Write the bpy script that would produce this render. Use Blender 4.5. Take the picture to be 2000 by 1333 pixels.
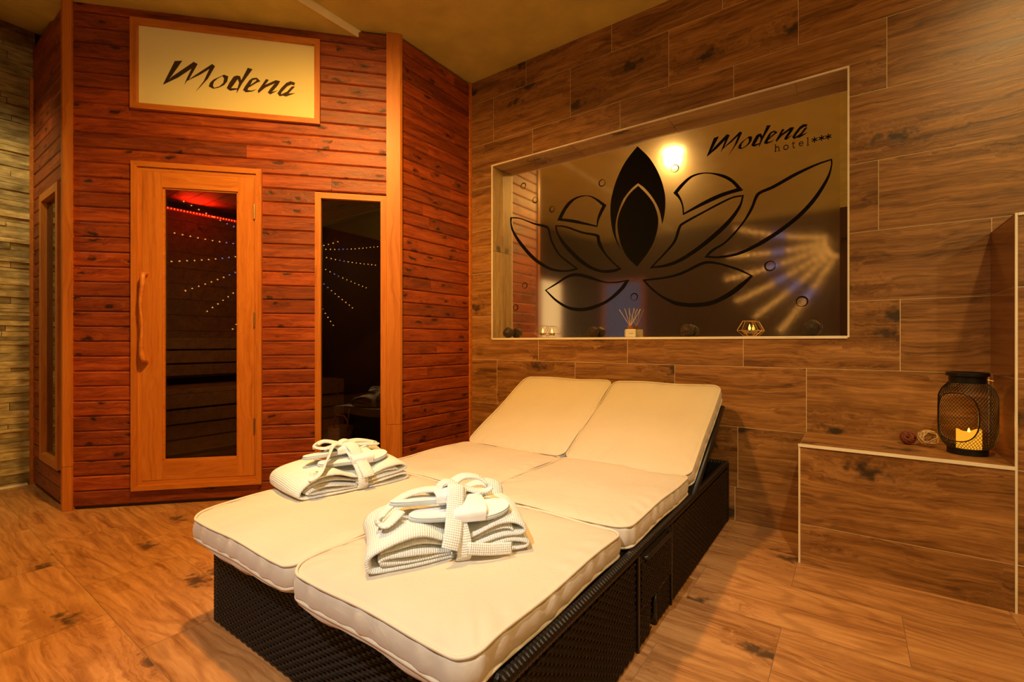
import bpy, bmesh, math, random
from mathutils import Vector, Matrix, noise as mnoise
from mathutils.geometry import tessellate_polygon
random.seed(7)
for o in list(bpy.data.objects): bpy.data.objects.remove(o)
SC = bpy.context.scene
COL = SC.collection
I4 = Matrix.Identity(4)

# ------------------------------------------------------------------ camera
F, CY, H = 920.0, 669.0, 0.892
cam_d = bpy.data.cameras.new('camera'); cam = bpy.data.objects.new('camera', cam_d); COL.objects.link(cam)
cam_d.sensor_width = 36; cam_d.lens = F / 2000 * 36
cam_d.shift_y = (CY - 666.5) / 2000
cam_d.clip_start = 0.02
cam.location = (0, 0, H); cam.rotation_euler = (math.pi / 2, 0, math.atan2(0.5842, 0.8115))
SC.camera = cam

# ------------------------------------------------------------------ view, world, lights
vs = SC.view_settings
SC.display_settings.display_device = 'sRGB'
vs.view_transform = 'Standard'; vs.look = 'None'; vs.gamma = 1; vs.use_curve_mapping = False
vs.exposure = -0.06
W = bpy.data.worlds.new('room_air'); SC.world = W; W.use_nodes = True
W.node_tree.nodes['Background'].inputs[0].default_value = (0.9, 0.55, 0.22, 1)
W.node_tree.nodes['Background'].inputs[1].default_value = 0.02
SC.cycles.use_denoising = True
SC.cycles.max_bounces = 9
SC.cycles.diffuse_bounces = 4
SC.cycles.glossy_bounces = 5
SC.cycles.transparent_max_bounces = 14
SC.cycles.sample_clamp_indirect = 4

def light(name, kind, loc, power, color, size=0.1, target=None, spot=None, blend=0.6):
    d = bpy.data.lights.new(name, kind); o = bpy.data.objects.new(name, d); COL.objects.link(o)
    o.location = loc; d.energy = power; d.color = color
    if kind == 'AREA': d.size = size; d.shape = 'DISK'
    else: d.shadow_soft_size = size
    if kind == 'SPOT': d.spot_size = math.radians(spot); d.spot_blend = blend
    if target is not None:
        v = Vector(target) - Vector(loc)
        o.rotation_euler = v.to_track_quat('-Z', 'Y').to_euler()
    return o
WARM = (1.0, 0.50, 0.11); AMB = (1.0, 0.68, 0.25); NEU = (1.0, 0.94, 0.87)
LAMPS = [(-1.395, 0.76, 2.70), (0.55, 1.25, 2.745), (-0.35, -0.25, 2.745), (-3.0, -0.9, 2.702), (-1.2, -1.6, 2.702), (1.3, -1.3, 2.745)]
light('ceiling_lamp_glow', 'SPOT', (-1.395, 0.76, 2.655), 285, WARM, 0.06, (-2.05, 1.40, 0.9), 132, 1.0)
light('spot_right', 'SPOT', (0.75, 1.35, 2.70), 60, AMB, 0.04, (0.95, 2.3, 1.2), 110, 0.9)
light('spot_bench', 'SPOT', (0.35, 0.55, 2.70), 125, (1.0, .72, .36), 0.04, (0.30, 1.5, 0.1), 80, 0.9)
light('spot_lounger', 'SPOT', (-0.45, -0.75, 2.55), 215, NEU, 0.03, (-0.92, 0.80, 0.35), 46, 0.9)
light('spot_left', 'SPOT', (-2.35, -0.35, 2.66), 95, WARM, 0.04, (-2.3, -0.05, 0.0), 72, 0.9)
light('spot_stone', 'SPOT', (-3.55, 0.05, 2.66), 48, (1.0, .80, .34), 0.03, (-4.19, 0.45, 1.0), 90, 0.9)
light('spot_hall', 'POINT', (1.9, -1.0, 2.35), 64, (1.0, .70, .26), 0.06)

# ------------------------------------------------------------------ helpers
WM = {}
def link(o, Wm=I4, parent=None):
    COL.objects.link(o)
    WM[o.name] = Wm.copy()
    if parent is not None:
        o.parent = parent
        o.matrix_local = WM[parent.name].inverted() @ Wm
    else:
        o.matrix_world = Wm
    return o
def tag(o, label=None, cat=None, group=None, kind=None):
    if label: o['label'] = label
    if cat: o['category'] = cat
    if group: o['group'] = group
    if kind: o['kind'] = kind
    return o
def empty(name, Wm=I4, parent=None, **k):
    o = bpy.data.objects.new(name, None); o.empty_display_size = 0.05
    link(o, Wm, parent); return tag(o, **k)
def T(x, y, z=0): return Matrix.Translation((x, y, z))
def RZ(a): return Matrix.Rotation(a, 4, 'Z')
def RX(a): return Matrix.Rotation(a, 4, 'X')
def RY(a): return Matrix.Rotation(a, 4, 'Y')

class MB:
    def __init__(s): s.v = []; s.f = []; s.uv = []
    def add(s, vs_, fs):
        b = len(s.v); s.v += [tuple(v) for v in vs_]; s.f += [tuple(i + b for i in f) for f in fs]
    def box(s, a, b, ch=0.0):
        x0, y0, z0 = a; x1, y1, z1 = b
        if ch <= 0:
            s.add([(x0,y0,z0),(x1,y0,z0),(x1,y1,z0),(x0,y1,z0),(x0,y0,z1),(x1,y0,z1),(x1,y1,z1),(x0,y1,z1)],
                  [(0,3,2,1),(4,5,6,7),(0,1,5,4),(1,2,6,5),(2,3,7,6),(3,0,4,7)])
        else:
            bm = bmesh.new(); bmesh.ops.create_cube(bm, size=1)
            for v in bm.verts:
                v.co = Vector(((x0+x1)/2 + v.co.x*(x1-x0), (y0+y1)/2 + v.co.y*(y1-y0), (z0+z1)/2 + v.co.z*(z1-z0)))
            bmesh.ops.bevel(bm, geom=list(bm.edges), offset=ch, segments=1, affect='EDGES', profile=0.5)
            bm.verts.ensure_lookup_table()
            s.add([v.co[:] for v in bm.verts], [[v.index for v in f.verts] for f in bm.faces]); bm.free()
    def tube(s, pts, r, n=6, closed=False, rz=None):
        pts = [Vector(p) for p in pts]; m = len(pts); b = len(s.v)
        up = None
        for i, p in enumerate(pts):
            if closed: t = pts[(i+1) % m] - pts[i-1]
            else: t = pts[min(i+1, m-1)] - pts[max(i-1, 0)]
            if t.length < 1e-9: t = Vector((0,0,1))
            t.normalize()
            if up is None:
                up = Vector((0,0,1)) if abs(t.z) < 0.9 else Vector((1,0,0))
            u = t.cross(up)
            if u.length < 1e-4: u = t.cross(Vector((1, 0.3, 0)))
            u.normalize(); w = u.cross(t); up = w
            rr = r(i/(m-1 if m > 1 else 1)) if callable(r) else r
            for k in range(n):
                a = 2*math.pi*k/n
                s.v.append(tuple(p + u*math.cos(a)*rr + w*math.sin(a)*(rr if rz is None else rz)))
        for i in range(m if closed else m-1):
            for k in range(n):
                a0 = b+i*n+k; a1 = b+i*n+(k+1) % n; j = (i+1) % m
                s.f.append((a0, a1, b+j*n+(k+1) % n, b+j*n+k))
        if not closed:
            s.f.append(tuple(b+k for k in range(n))[::-1]); s.f.append(tuple(b+(m-1)*n+k for k in range(n)))
    def lathe(s, prof, n=24, c=(0,0,0), cap=True):
        b = len(s.v)
        for r, z in prof:
            for k in range(n):
                a = 2*math.pi*k/n; s.v.append((c[0]+r*math.cos(a), c[1]+r*math.sin(a), c[2]+z))
        for i in range(len(prof)-1):
            for k in range(n):
                s.f.append((b+i*n+k, b+i*n+(k+1) % n, b+(i+1)*n+(k+1) % n, b+(i+1)*n+k))
        if cap:
            s.f.append(tuple(b+k for k in range(n))[::-1]); s.f.append(tuple(b+(len(prof)-1)*n+k for k in range(n)))
    def prism(s, poly, y0, y1):
        """poly of (x,z), extruded along y"""
        n = len(poly); b = len(s.v)
        for x, z in poly: s.v.append((x, y0, z))
        for x, z in poly: s.v.append((x, y1, z))
        tris = tessellate_polygon([[Vector((x, z, 0)) for x, z in poly]])
        for t in tris:
            s.f.append(tuple(b+i for i in t)); s.f.append(tuple(b+n+i for i in t[::-1]))
        for i in range(n):
            j = (i+1) % n; s.f.append((b+i, b+j, b+n+j, b+n+i))
    def build(s, name, mat, Wm=I4, parent=None, smooth=False, uv=None, center=False, **k):
        if center and s.v:
            mn = [min(v[i] for v in s.v) for i in range(3)]; mx = [max(v[i] for v in s.v) for i in range(3)]
            c = [(mn[i]+mx[i])/2 for i in range(3)]
            s.v = [(v[0]-c[0], v[1]-c[1], v[2]-c[2]) for v in s.v]; Wm = Wm @ T(*c)
        me = bpy.data.meshes.new(name); me.from_pydata(s.v, [], s.f); me.update()
        bm = bmesh.new(); bm.from_mesh(me); bmesh.ops.recalc_face_normals(bm, faces=bm.faces); bm.to_mesh(me); bm.free()
        if uv:
            ul = me.uv_layers.new(name='cloth')
            for lp in me.loops: ul.data[lp.index].uv = uv[lp.vertex_index]
        if mat: me.materials.append(mat)
        if smooth:
            me.shade_smooth()
        o = bpy.data.objects.new(name, me); link(o, Wm, parent)
        return tag(o, **k)
def one_box(name, mat, a, b, Wm=I4, parent=None, ch=0.0, **k):
    m = MB(); m.box(a, b, ch); return m.build(name, mat, Wm, parent, center=True, **k)

def catmull(pts, n=6, closed=False):
    P = [Vector(p) for p in pts]; m = len(P); out = []
    rng = range(m) if closed else range(m-1)
    for i in rng:
        if closed: p0, p1, p2, p3 = P[i-1], P[i], P[(i+1) % m], P[(i+2) % m]
        else: p0, p1, p2, p3 = P[max(i-1,0)], P[i], P[i+1], P[min(i+2,m-1)]
        for k in range(n):
            t = k/n
            out.append(0.5*((2*p1)+(-p0+p2)*t+(2*p0-5*p1+4*p2-p3)*t*t+(-p0+3*p1-3*p2+p3)*t**3))
    if not closed: out.append(P[-1])
    return out
def smooth_loop(pts, n=5, ang=42):
    """closed 2D loop, catmull between points but keeping sharp corners"""
    P = [Vector((p[0], p[1], 0)) for p in pts]; m = len(P); corner = []
    for i in range(m):
        a = P[i]-P[i-1]; b = P[(i+1) % m]-P[i]
        corner.append(a.length > 1e-9 and b.length > 1e-9 and math.degrees(a.angle(b)) > ang)
    out = []
    for i in range(m):
        p1, p2 = P[i], P[(i+1) % m]
        p0 = p1 - (p2-p1) if corner[i] else P[i-1]
        p3 = p2 + (p2-p1) if corner[(i+1) % m] else P[(i+2) % m]
        for k in range(n):
            t = k/n
            q = 0.5*((2*p1)+(-p0+p2)*t+(2*p0-5*p1+4*p2-p3)*t*t+(-p0+3*p1-3*p2+p3)*t**3)
            out.append((q.x, q.y))
    return out

# pixel of the 2000x1333 frame -> point on a plane of the room (used to read plane coordinates of flat artwork)
def ray(x, y):
    a = (x-1000)/F
    return Vector((.8115*a-.5842, .5842*a+.8115, -(y-CY)/F))
def on_y(x, y, Y):
    r = ray(x, y); return Vector((0, 0, H)) + r*(Y/r.y)

# ------------------------------------------------------------------ materials
def newmat(name):
    m = bpy.data.materials.new(name); m.use_nodes = True
    nt = m.node_tree; return m, nt, nt.nodes, nt.links, nt.nodes['Principled BSDF']
def ramp(N, stops):
    r = N.new('ShaderNodeValToRGB'); e = r.color_ramp.elements
    while len(e) < len(stops): e.new(0.5)
    for i, (p, c) in enumerate(stops):
        e[i].position = p; e[i].color = (*c, 1) if len(c) == 3 else c
    return r
def math_n(N, L, op, a, b=None, c=None):
    n = N.new('ShaderNodeMath'); n.operation = op
    for i, v in enumerate((a, b, c)):
        if v is None: continue
        if isinstance(v, (int, float)): n.inputs[i].default_value = v
        else: L.new(v, n.inputs[i])
    return n.outputs[0]
def mixc(N, L, fac, a, b, mode='MIX'):
    n = N.new('ShaderNodeMix'); n.data_type = 'RGBA'; n.blend_type = mode
    for idx, v in ((0, fac), (6, a), (7, b)):
        if isinstance(v, (int, float)): n.inputs[idx].default_value = v
        elif isinstance(v, tuple): n.inputs[idx].default_value = (*v, 1)
        else: L.new(v, n.inputs[idx])
    return n.outputs[2]
def plain(name, col, rough=0.5, metal=0.0, spec=0.5, bump=None, emit=None, estr=0):
    m, nt, N, L, P = newmat(name)
    P.inputs['Base Color'].default_value = (*col, 1); P.inputs['Roughness'].default_value = rough
    P.inputs['Metallic'].default_value = metal; P.inputs['Specular IOR Level'].default_value = spec
    if emit:
        P.inputs['Emission Color'].default_value = (*emit, 1); P.inputs['Emission Strength'].default_value = estr
    tc = N.new('ShaderNodeTexCoord'); nz = N.new('ShaderNodeTexNoise')
    L.new(tc.outputs['Object'], nz.inputs['Vector']); nz.inputs['Scale'].default_value = (bump[0] if bump else 6)
    nz.inputs['Detail'].default_value = 4
    r = ramp(N, [(0.3, tuple(c*0.86 for c in col)), (0.7, tuple(min(1, c*1.1) for c in col))])
    L.new(nz.outputs['Fac'], r.inputs[0]); L.new(r.outputs[0], P.inputs['Base Color'])
    if bump:
        b = N.new('ShaderNodeBump'); b.inputs['Strength'].default_value = bump[1]; b.inputs['Distance'].default_value = bump[2]
        L.new(nz.outputs['Fac'], b.inputs['Height']); L.new(b.outputs[0], P.inputs['Normal'])
    return m
def wood(name, dark, mid, lite, knotc, rough=0.4, sx=.85, sy=16.0, knot=0.5, ring=0.22, tone=0.25, bump=0.25, kscale=(2.2, 5.5), spec=0.5, coat=0.0, ksize=0.16, fine=0.75, crack=.33):
    """grain along the object's local X, offset per object so no two pieces match"""
    m, nt, N, L, P = newmat(name)
    tc = N.new('ShaderNodeTexCoord'); oi = N.new('ShaderNodeObjectInfo')
    cx = N.new('ShaderNodeCombineXYZ')
    L.new(math_n(N, L, 'MULTIPLY', oi.outputs['Random'], 61.0), cx.inputs[0])
    L.new(math_n(N, L, 'MULTIPLY', oi.outputs['Random'], 37.0), cx.inputs[1])
    L.new(math_n(N, L, 'MULTIPLY', oi.outputs['Random'], 23.0), cx.inputs[2])
    va = N.new('ShaderNodeVectorMath'); va.operation = 'ADD'
    L.new(tc.outputs['Object'], va.inputs[0]); L.new(cx.outputs[0], va.inputs[1])
    # warp
    wn = N.new('ShaderNodeTexNoise'); wn.inputs['Scale'].default_value = 1.0; wn.inputs['Detail'].default_value = 3
    wmap = N.new('ShaderNodeMapping'); wmap.inputs['Scale'].default_value = (2.2, 5, 5)
    L.new(va.outputs[0], wmap.inputs[0]); L.new(wmap.outputs[0], wn.inputs['Vector'])
    # knots: distance to scattered points in stretched space
    kmap = N.new('ShaderNodeMapping'); kmap.inputs['Scale'].default_value = (kscale[0], kscale[1], kscale[1])
    s2 = N.new('ShaderNodeSeparateXYZ'); L.new(va.outputs[0], s2.inputs[0]); c2 = N.new('ShaderNodeCombineXYZ')
    L.new(s2.outputs[0], c2.inputs[0]); L.new(math_n(N, L, 'ADD', s2.outputs[1], s2.outputs[2]), c2.inputs[1]); L.new(c2.outputs[0], kmap.inputs[0])
    vo = N.new('ShaderNodeTexVoronoi'); vo.voronoi_dimensions = '2D'; vo.inputs['Scale'].default_value = 1.0; vo.inputs['Randomness'].default_value = 1.0
    kw = N.new('ShaderNodeVectorMath'); kw.operation = 'MULTIPLY_ADD'
    kn_ = N.new('ShaderNodeTexNoise'); kn_.inputs['Scale'].default_value = 26; kn_.inputs['Detail'].default_value = 4; L.new(va.outputs[0], kn_.inputs['Vector']); L.new(kn_.outputs['Color'], kw.inputs[0]); kw.inputs[1].default_value = (.5, .5, .5); L.new(kmap.outputs[0], kw.inputs[2])
    L.new(kw.outputs[0], vo.inputs['Vector'])
    vr = N.new('ShaderNodeSeparateColor'); L.new(vo.outputs['Color'], vr.inputs[0])
    has = math_n(N, L, 'LESS_THAN', vr.outputs[0], knot)
    kd = N.new('ShaderNodeMapRange'); kd.inputs[1].default_value = ksize*0.35; kd.inputs[2].default_value = ksize
    kd.inputs[3].default_value = 1; kd.inputs[4].default_value = 0
    L.new(vo.outputs['Distance'], kd.inputs[0])
    kn = math_n(N, L, 'MULTIPLY', kd.outputs[0], has)
    kd2 = N.new('ShaderNodeMapRange'); kd2.inputs[1].default_value = 0.0; kd2.inputs[2].default_value = ksize*3.2
    kd2.inputs[3].default_value = 1; kd2.inputs[4].default_value = 0
    L.new(vo.outputs['Distance'], kd2.inputs[0]); kn2 = math_n(N, L, 'MULTIPLY', kd2.outputs[0], has)
    # warped grain coordinates; the grain flows round knots
    sep = N.new('ShaderNodeSeparateXYZ'); L.new(va.outputs[0], sep.inputs[0])
    wob = math_n(N, L, 'MULTIPLY', math_n(N, L, 'SUBTRACT', wn.outputs['Fac'], 0.5), 0.10)
    kob = math_n(N, L, 'MULTIPLY', kn2, 0.035)
    off = math_n(N, L, 'ADD', wob, kob)
    cy = math_n(N, L, 'ADD', sep.outputs[1], off); cz = math_n(N, L, 'ADD', sep.outputs[2], off)
    cb = N.new('ShaderNodeCombineXYZ'); L.new(sep.outputs[0], cb.inputs[0]); L.new(cy, cb.inputs[1]); L.new(cz, cb.inputs[2])
    g = N.new('ShaderNodeMapping'); g.inputs['Scale'].default_value = (sx, sy, sy); L.new(cb.outputs[0], g.inputs[0])
    n1 = N.new('ShaderNodeTexNoise'); n1.inputs['Scale'].default_value = 1.6; n1.inputs['Detail'].default_value = 7; n1.inputs['Roughness'].default_value = 0.62
    L.new(g.outputs[0], n1.inputs['Vector'])
    g3 = N.new('ShaderNodeMapping'); g3.inputs['Scale'].default_value = (sx*3.5, sy*7, sy*7); L.new(cb.outputs[0], g3.inputs[0])
    n3 = N.new('ShaderNodeTexNoise'); n3.inputs['Scale'].default_value = 1.0; n3.inputs['Detail'].default_value = 4; n3.inputs['Roughness'].default_value = .7
    L.new(g3.outputs[0], n3.inputs['Vector'])
    nf = math_n(N, L, 'MULTIPLY_ADD', math_n(N, L, 'SUBTRACT', n3.outputs['Fac'], .5), fine, n1.outputs['Fac'])
    r1 = ramp(N, [(0.26, dark), (0.47, mid), (0.72, lite)]); L.new(nf, r1.inputs[0])
    g2 = N.new('ShaderNodeMapping'); g2.inputs['Scale'].default_value = (sx*0.6, sy*0.42, sy*0.42); L.new(cb.outputs[0], g2.inputs[0])
    n2 = N.new('ShaderNodeTexNoise'); n2.inputs['Scale'].default_value = 1.0; n2.inputs['Detail'].default_value = 1.5
    L.new(g2.outputs[0], n2.inputs['Vector'])
    rg = math_n(N, L, 'SINE', math_n(N, L, 'MULTIPLY', n2.outputs['Fac'], 110.0))
    rgm = N.new('ShaderNodeMapRange'); rgm.inputs[1].default_value = 0.35; rgm.inputs[2].default_value = 1.0; L.new(rg, rgm.inputs[0])
    c = mixc(N, L, math_n(N, L, 'MULTIPLY', rgm.outputs[0], ring), r1.outputs[0], dark)
    g4 = N.new('ShaderNodeMapping'); g4.inputs['Scale'].default_value = (sx*2.2, sy*3.4, sy*3.4); L.new(cb.outputs[0], g4.inputs[0])
    n4 = N.new('ShaderNodeTexNoise'); n4.inputs['Scale'].default_value = 1.0; n4.inputs['Detail'].default_value = 2; L.new(g4.outputs[0], n4.inputs['Vector'])
    ck = N.new('ShaderNodeMapRange'); ck.inputs[1].default_value = .66; ck.inputs[2].default_value = .76; L.new(n4.outputs['Fac'], ck.inputs[0])
    c = mixc(N, L, math_n(N, L, 'MULTIPLY', ck.outputs[0], crack), c, knotc)
    c = mixc(N, L, math_n(N, L, 'MULTIPLY', kn2, 0.35), c, dark)
    c = mixc(N, L, math_n(N, L, 'MULTIPLY', kn, 0.9), c, knotc)
    # tone per piece
    wnz = N.new('ShaderNodeTexWhiteNoise'); wnz.noise_dimensions = '1D'; L.new(oi.outputs['Random'], wnz.inputs['W'])
    val = math_n(N, L, 'MULTIPLY_ADD', wnz.outputs['Value'], tone, 1.0-tone/2)
    hs = N.new('ShaderNodeHueSaturation'); L.new(c, hs.inputs['Color']); L.new(val, hs.inputs['Value'])
    L.new(hs.outputs[0], P.inputs['Base Color'])
    P.inputs['Specular IOR Level'].default_value = spec
    rr = math_n(N, L, 'MULTIPLY_ADD', n1.outputs['Fac'], 0.2, rough-0.1); L.new(rr, P.inputs['Roughness'])
    if coat: P.inputs['Coat Weight'].default_value = coat; P.inputs['Coat Roughness'].default_value = 0.2
    b = N.new('ShaderNodeBump'); b.inputs['Strength'].default_value = bump; b.inputs['Distance'].default_value = 0.003
    hh = math_n(N, L, 'SUBTRACT', math_n(N, L, 'ADD', nf, math_n(N, L, 'MULTIPLY', kn2, 0.5)), math_n(N, L, 'MULTIPLY', kn, 0.8))
    L.new(hh, b.inputs['Height']); L.new(b.outputs[0], P.inputs['Normal'])
    return m

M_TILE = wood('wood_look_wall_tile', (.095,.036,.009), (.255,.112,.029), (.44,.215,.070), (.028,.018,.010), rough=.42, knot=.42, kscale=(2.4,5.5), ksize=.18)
M_REVEAL = wood('wood_look_reveal_tile', (.24,.145,.055), (.44,.29,.115), (.56,.40,.18), (.06,.04,.02), rough=.45, knot=.3, sy=20)  # colour raised over the wall tile to stand for light on the reveals
M_FLOOR = wood('wood_look_floor_tile', (.22,.085,.026), (.42,.195,.066), (.56,.29,.11), (.06,.035,.02), rough=.36, knot=.34, kscale=(2.2,4.5), ksize=.17, ring=.38, tone=.18, sy=10)
M_BOARD = wood('stained_pine_board', (.10,.013,.002), (.245,.040,.005), (.40,.085,.012), (.018,.005,.002), rough=.5, knot=.36, kscale=(5.5,15.0), ksize=.17, ring=.18, tone=.55, sy=26, bump=.6, coat=.0, sx=2.2, crack=.12, fine=.5)
M_FRAMEW = wood('orange_varnished_timber', (.36,.10,.012), (.52,.165,.018), (.62,.225,.03), (.2,.06,.02), rough=.46, knot=0, ring=.12, tone=.08, sy=26, coat=.05, kscale=(2,6), fine=.3, crack=.05)
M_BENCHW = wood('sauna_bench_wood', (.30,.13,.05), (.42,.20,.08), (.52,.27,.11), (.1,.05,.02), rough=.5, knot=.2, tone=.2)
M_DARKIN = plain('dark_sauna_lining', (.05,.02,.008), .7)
M_GROUT = plain('pale_tile_grout', (.80,.66,.40), .8)
M_FGROUT = plain('brown_floor_grout', (.27,.15,.06), .85)
M_TRIM = plain('cream_edge_trim', (.88,.80,.66), .35)
M_SILL = plain('white_sill_stone', (.80,.74,.62), .25, spec=.5)
M_CEIL = plain('ochre_ceiling_paint', (.62,.53,.14), .85)
M_CEILF = plain('lit_ceiling_step_paint', (.96,.86,.60), .8)  # light falling on the step face is put into this paler colour
M_WALLD = plain('dark_brown_wall', (.055,.018,.006), .6)
M_WALLR = plain('beige_wall_paint', (.45,.30,.14), .8)
M_BLACK = plain('black_vinyl', (.005,.004,.003), .8, spec=.1)
M_INK = plain('dark_brown_vinyl', (.045,.025,.010), .5, spec=.3)
M_WICKER = plain('black_brown_wicker', (.0075,.0045,.003), .38, spec=.55)
M_WICKER2 = plain('black_wicker_backing', (.008,.006,.005), .6, spec=.3)
M_STEEL = plain('brass_hinge_metal', (.55,.42,.22), .35, 1.0)
M_GOLD = plain('gold_wire', (.85,.52,.16), .28, 1.0)
M_BRONZE = plain('dull_bronze_wire', (.22,.10,.03), .45, .8)
M_DBALL = plain('dark_brown_pod', (.026,.011,.006), .6, bump=(60, .6, .004))
M_WHITEJ = plain('white_glazed_jar', (.80,.76,.68), .3)
M_COLLAR = plain('walnut_collar', (.30,.11,.03), .45)
M_REED = plain('pale_reed', (.75,.56,.32), .6)
M_RATL = plain('pale_rattan', (.62,.42,.20), .6)
M_RATD = plain('red_brown_rattan', (.20,.045,.015), .55)
M_LANT = plain('black_lantern_metal', (.012,.010,.009), .4, .3, spec=.5)
M_SOLE = plain('pale_blue_grey_sole', (.55,.62,.64), .6)
M_SLIP = plain('white_slipper_fabric', (.84,.87,.88), .7)
M_ALU = plain('tealight_aluminium', (.7,.6,.4), .3, 1.0)

def cloth(name, col, wr=0.35):
    m, nt, N, L, P = newmat(name)
    P.inputs['Roughness'].default_value = .75; P.inputs['Specular IOR Level'].default_value = .3
    P.inputs['Sheen Weight'].default_value = .25
    tc = N.new('ShaderNodeTexCoord'); mp = N.new('ShaderNodeMapping'); mp.inputs['Scale'].default_value = (3, 3, 3)
    L.new(tc.outputs['Object'], mp.inputs[0])
    n = N.new('ShaderNodeTexNoise'); n.inputs['Scale'].default_value = 1.5; n.inputs['Detail'].default_value = 3; L.new(mp.outputs[0], n.inputs['Vector'])
    r = ramp(N, [(.3, tuple(c*.93 for c in col)), (.7, col)]); L.new(n.outputs['Fac'], r.inputs[0]); L.new(r.outputs[0], P.inputs['Base Color'])
    wv = N.new('ShaderNodeTexNoise'); wv.inputs['Scale'].default_value = 4.0; wv.inputs['Detail'].default_value = 5; wv.inputs['Distortion'].default_value = 1.2
    L.new(mp.outputs[0], wv.inputs['Vector'])
    b = N.new('ShaderNodeBump'); b.inputs['Strength'].default_value = wr; b.inputs['Distance'].default_value = .006
    L.new(wv.outputs['Fac'], b.inputs['Height']); L.new(b.outputs[0], P.inputs['Normal'])
    return m
M_CUSH = cloth('cream_cushion_fabric', (.655,.575,.455), .45)
M_PIPE = cloth('cream_piping', (.70,.61,.47), .1)

def waffle(name, col, cell=0.0054):
    m, nt, N, L, P = newmat(name)
    P.inputs['Roughness'].default_value = .9; P.inputs['Specular IOR Level'].default_value = .15
    uv = N.new('ShaderNodeUVMap'); uv.uv_map = 'cloth'; sp = N.new('ShaderNodeSeparateXYZ'); L.new(uv.outputs[0], sp.inputs[0])
    k = math.pi/cell
    a = math_n(N, L, 'ABSOLUTE', math_n(N, L, 'SINE', math_n(N, L, 'MULTIPLY', sp.outputs[0], k)))
    b2 = math_n(N, L, 'ABSOLUTE', math_n(N, L, 'SINE', math_n(N, L, 'MULTIPLY', sp.outputs[1], k)))
    hgt = math_n(N, L, 'MULTIPLY', math_n(N, L, 'POWER', a, .6), math_n(N, L, 'MULTIPLY_ADD', b2, .55, .45))
    r = ramp(N, [(0.0, tuple(c*.86 for c in col)), (.45, tuple(c*.97 for c in col)), (1, col)]); L.new(hgt, r.inputs[0]); L.new(r.outputs[0], P.inputs['Base Color'])
    b = N.new('ShaderNodeBump'); b.inputs['Strength'].default_value = .85; b.inputs['Distance'].default_value = .0022
    b.invert = True
    L.new(hgt, b.inputs['Height']); L.new(b.outputs[0], P.inputs['Normal'])
    return m
M_WAFFLE = waffle('white_waffle_cotton', (.88,.90,.86))

def stone_mat():
    m, nt, N, L, P = newmat('split_slate_stone')
    tc = N.new('ShaderNodeTexCoord'); oi = N.new('ShaderNodeObjectInfo'); mp = N.new('ShaderNodeMapping'); mp.inputs['Scale'].default_value = (9, 9, 26)
    va = N.new('ShaderNodeVectorMath'); va.operation = 'ADD'; cx = N.new('ShaderNodeCombineXYZ')
    L.new(math_n(N, L, 'MULTIPLY', oi.outputs['Random'], 71.0), cx.inputs[0]); L.new(tc.outputs['Object'], va.inputs[0]); L.new(cx.outputs[0], va.inputs[1])
    L.new(va.outputs[0], mp.inputs[0]); n = N.new('ShaderNodeTexNoise'); n.inputs['Scale'].default_value = 1.4; n.inputs['Detail'].default_value = 6; L.new(mp.outputs[0], n.inputs['Vector'])
    r = ramp(N, [(.25, (.16,.11,.045)), (.5, (.42,.32,.14)), (.75, (.70,.58,.32))]); L.new(n.outputs['Fac'], r.inputs[0])
    hs = N.new('ShaderNodeHueSaturation'); L.new(r.outputs[0], hs.inputs['Color'])
    wz = N.new('ShaderNodeTexWhiteNoise'); wz.noise_dimensions = '1D'; L.new(oi.outputs['Random'], wz.inputs['W'])
    L.new(math_n(N, L, 'MULTIPLY_ADD', wz.outputs['Value'], .8, .55), hs.inputs['Value'])
    L.new(hs.outputs[0], P.inputs['Base Color']); P.inputs['Roughness'].default_value = .8
    b = N.new('ShaderNodeBump'); b.inputs['Strength'].default_value = .6; b.inputs['Distance'].default_value = .006
    L.new(n.outputs['Fac'], b.inputs['Height']); L.new(b.outputs[0], P.inputs['Normal'])
    return m
M_STONE = stone_mat()

def mirror_mat(name, rough, haze, col):
    m, nt, N, L, P = newmat(name)
    P.inputs['Metallic'].default_value = 1; P.inputs['Base Color'].default_value = (*col, 1); P.inputs['Roughness'].default_value = rough
    d = N.new('ShaderNodeBsdfDiffuse'); d.inputs[0].default_value = (.75,.70,.58,1)
    base_ = P.outputs[0]
    if rough > .02:      # the film scatters a little of the reflection widely
        g2 = N.new('ShaderNodeBsdfGlossy'); g2.inputs[0].default_value = (*col, 1); g2.inputs['Roughness'].default_value = .22
        mw = N.new('ShaderNodeMixShader'); mw.inputs[0].default_value = .15; L.new(P.outputs[0], mw.inputs[1]); L.new(g2.outputs[0], mw.inputs[2]); base_ = mw.outputs[0]
    mx = N.new('ShaderNodeMixShader'); mx.inputs[0].default_value = haze
    L.new(base_, mx.inputs[1]); L.new(d.outputs[0], mx.inputs[2]); L.new(mx.outputs[0], N['Material Output'].inputs[0])
    if rough > .02:
        tc = N.new('ShaderNodeTexCoord'); nz = N.new('ShaderNodeTexNoise'); nz.inputs['Scale'].default_value = 5; L.new(tc.outputs['Object'], nz.inputs['Vector'])
        L.new(math_n(N, L, 'MULTIPLY_ADD', nz.outputs['Fac'], .02, rough-.01), P.inputs['Roughness'])
    return m
M_FILM = mirror_mat('frosted_mirror_film', .07, .015, (.80,.74,.62))
M_CLEAR = mirror_mat('clear_mirror', .01, .0, (.85,.82,.75))

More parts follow.
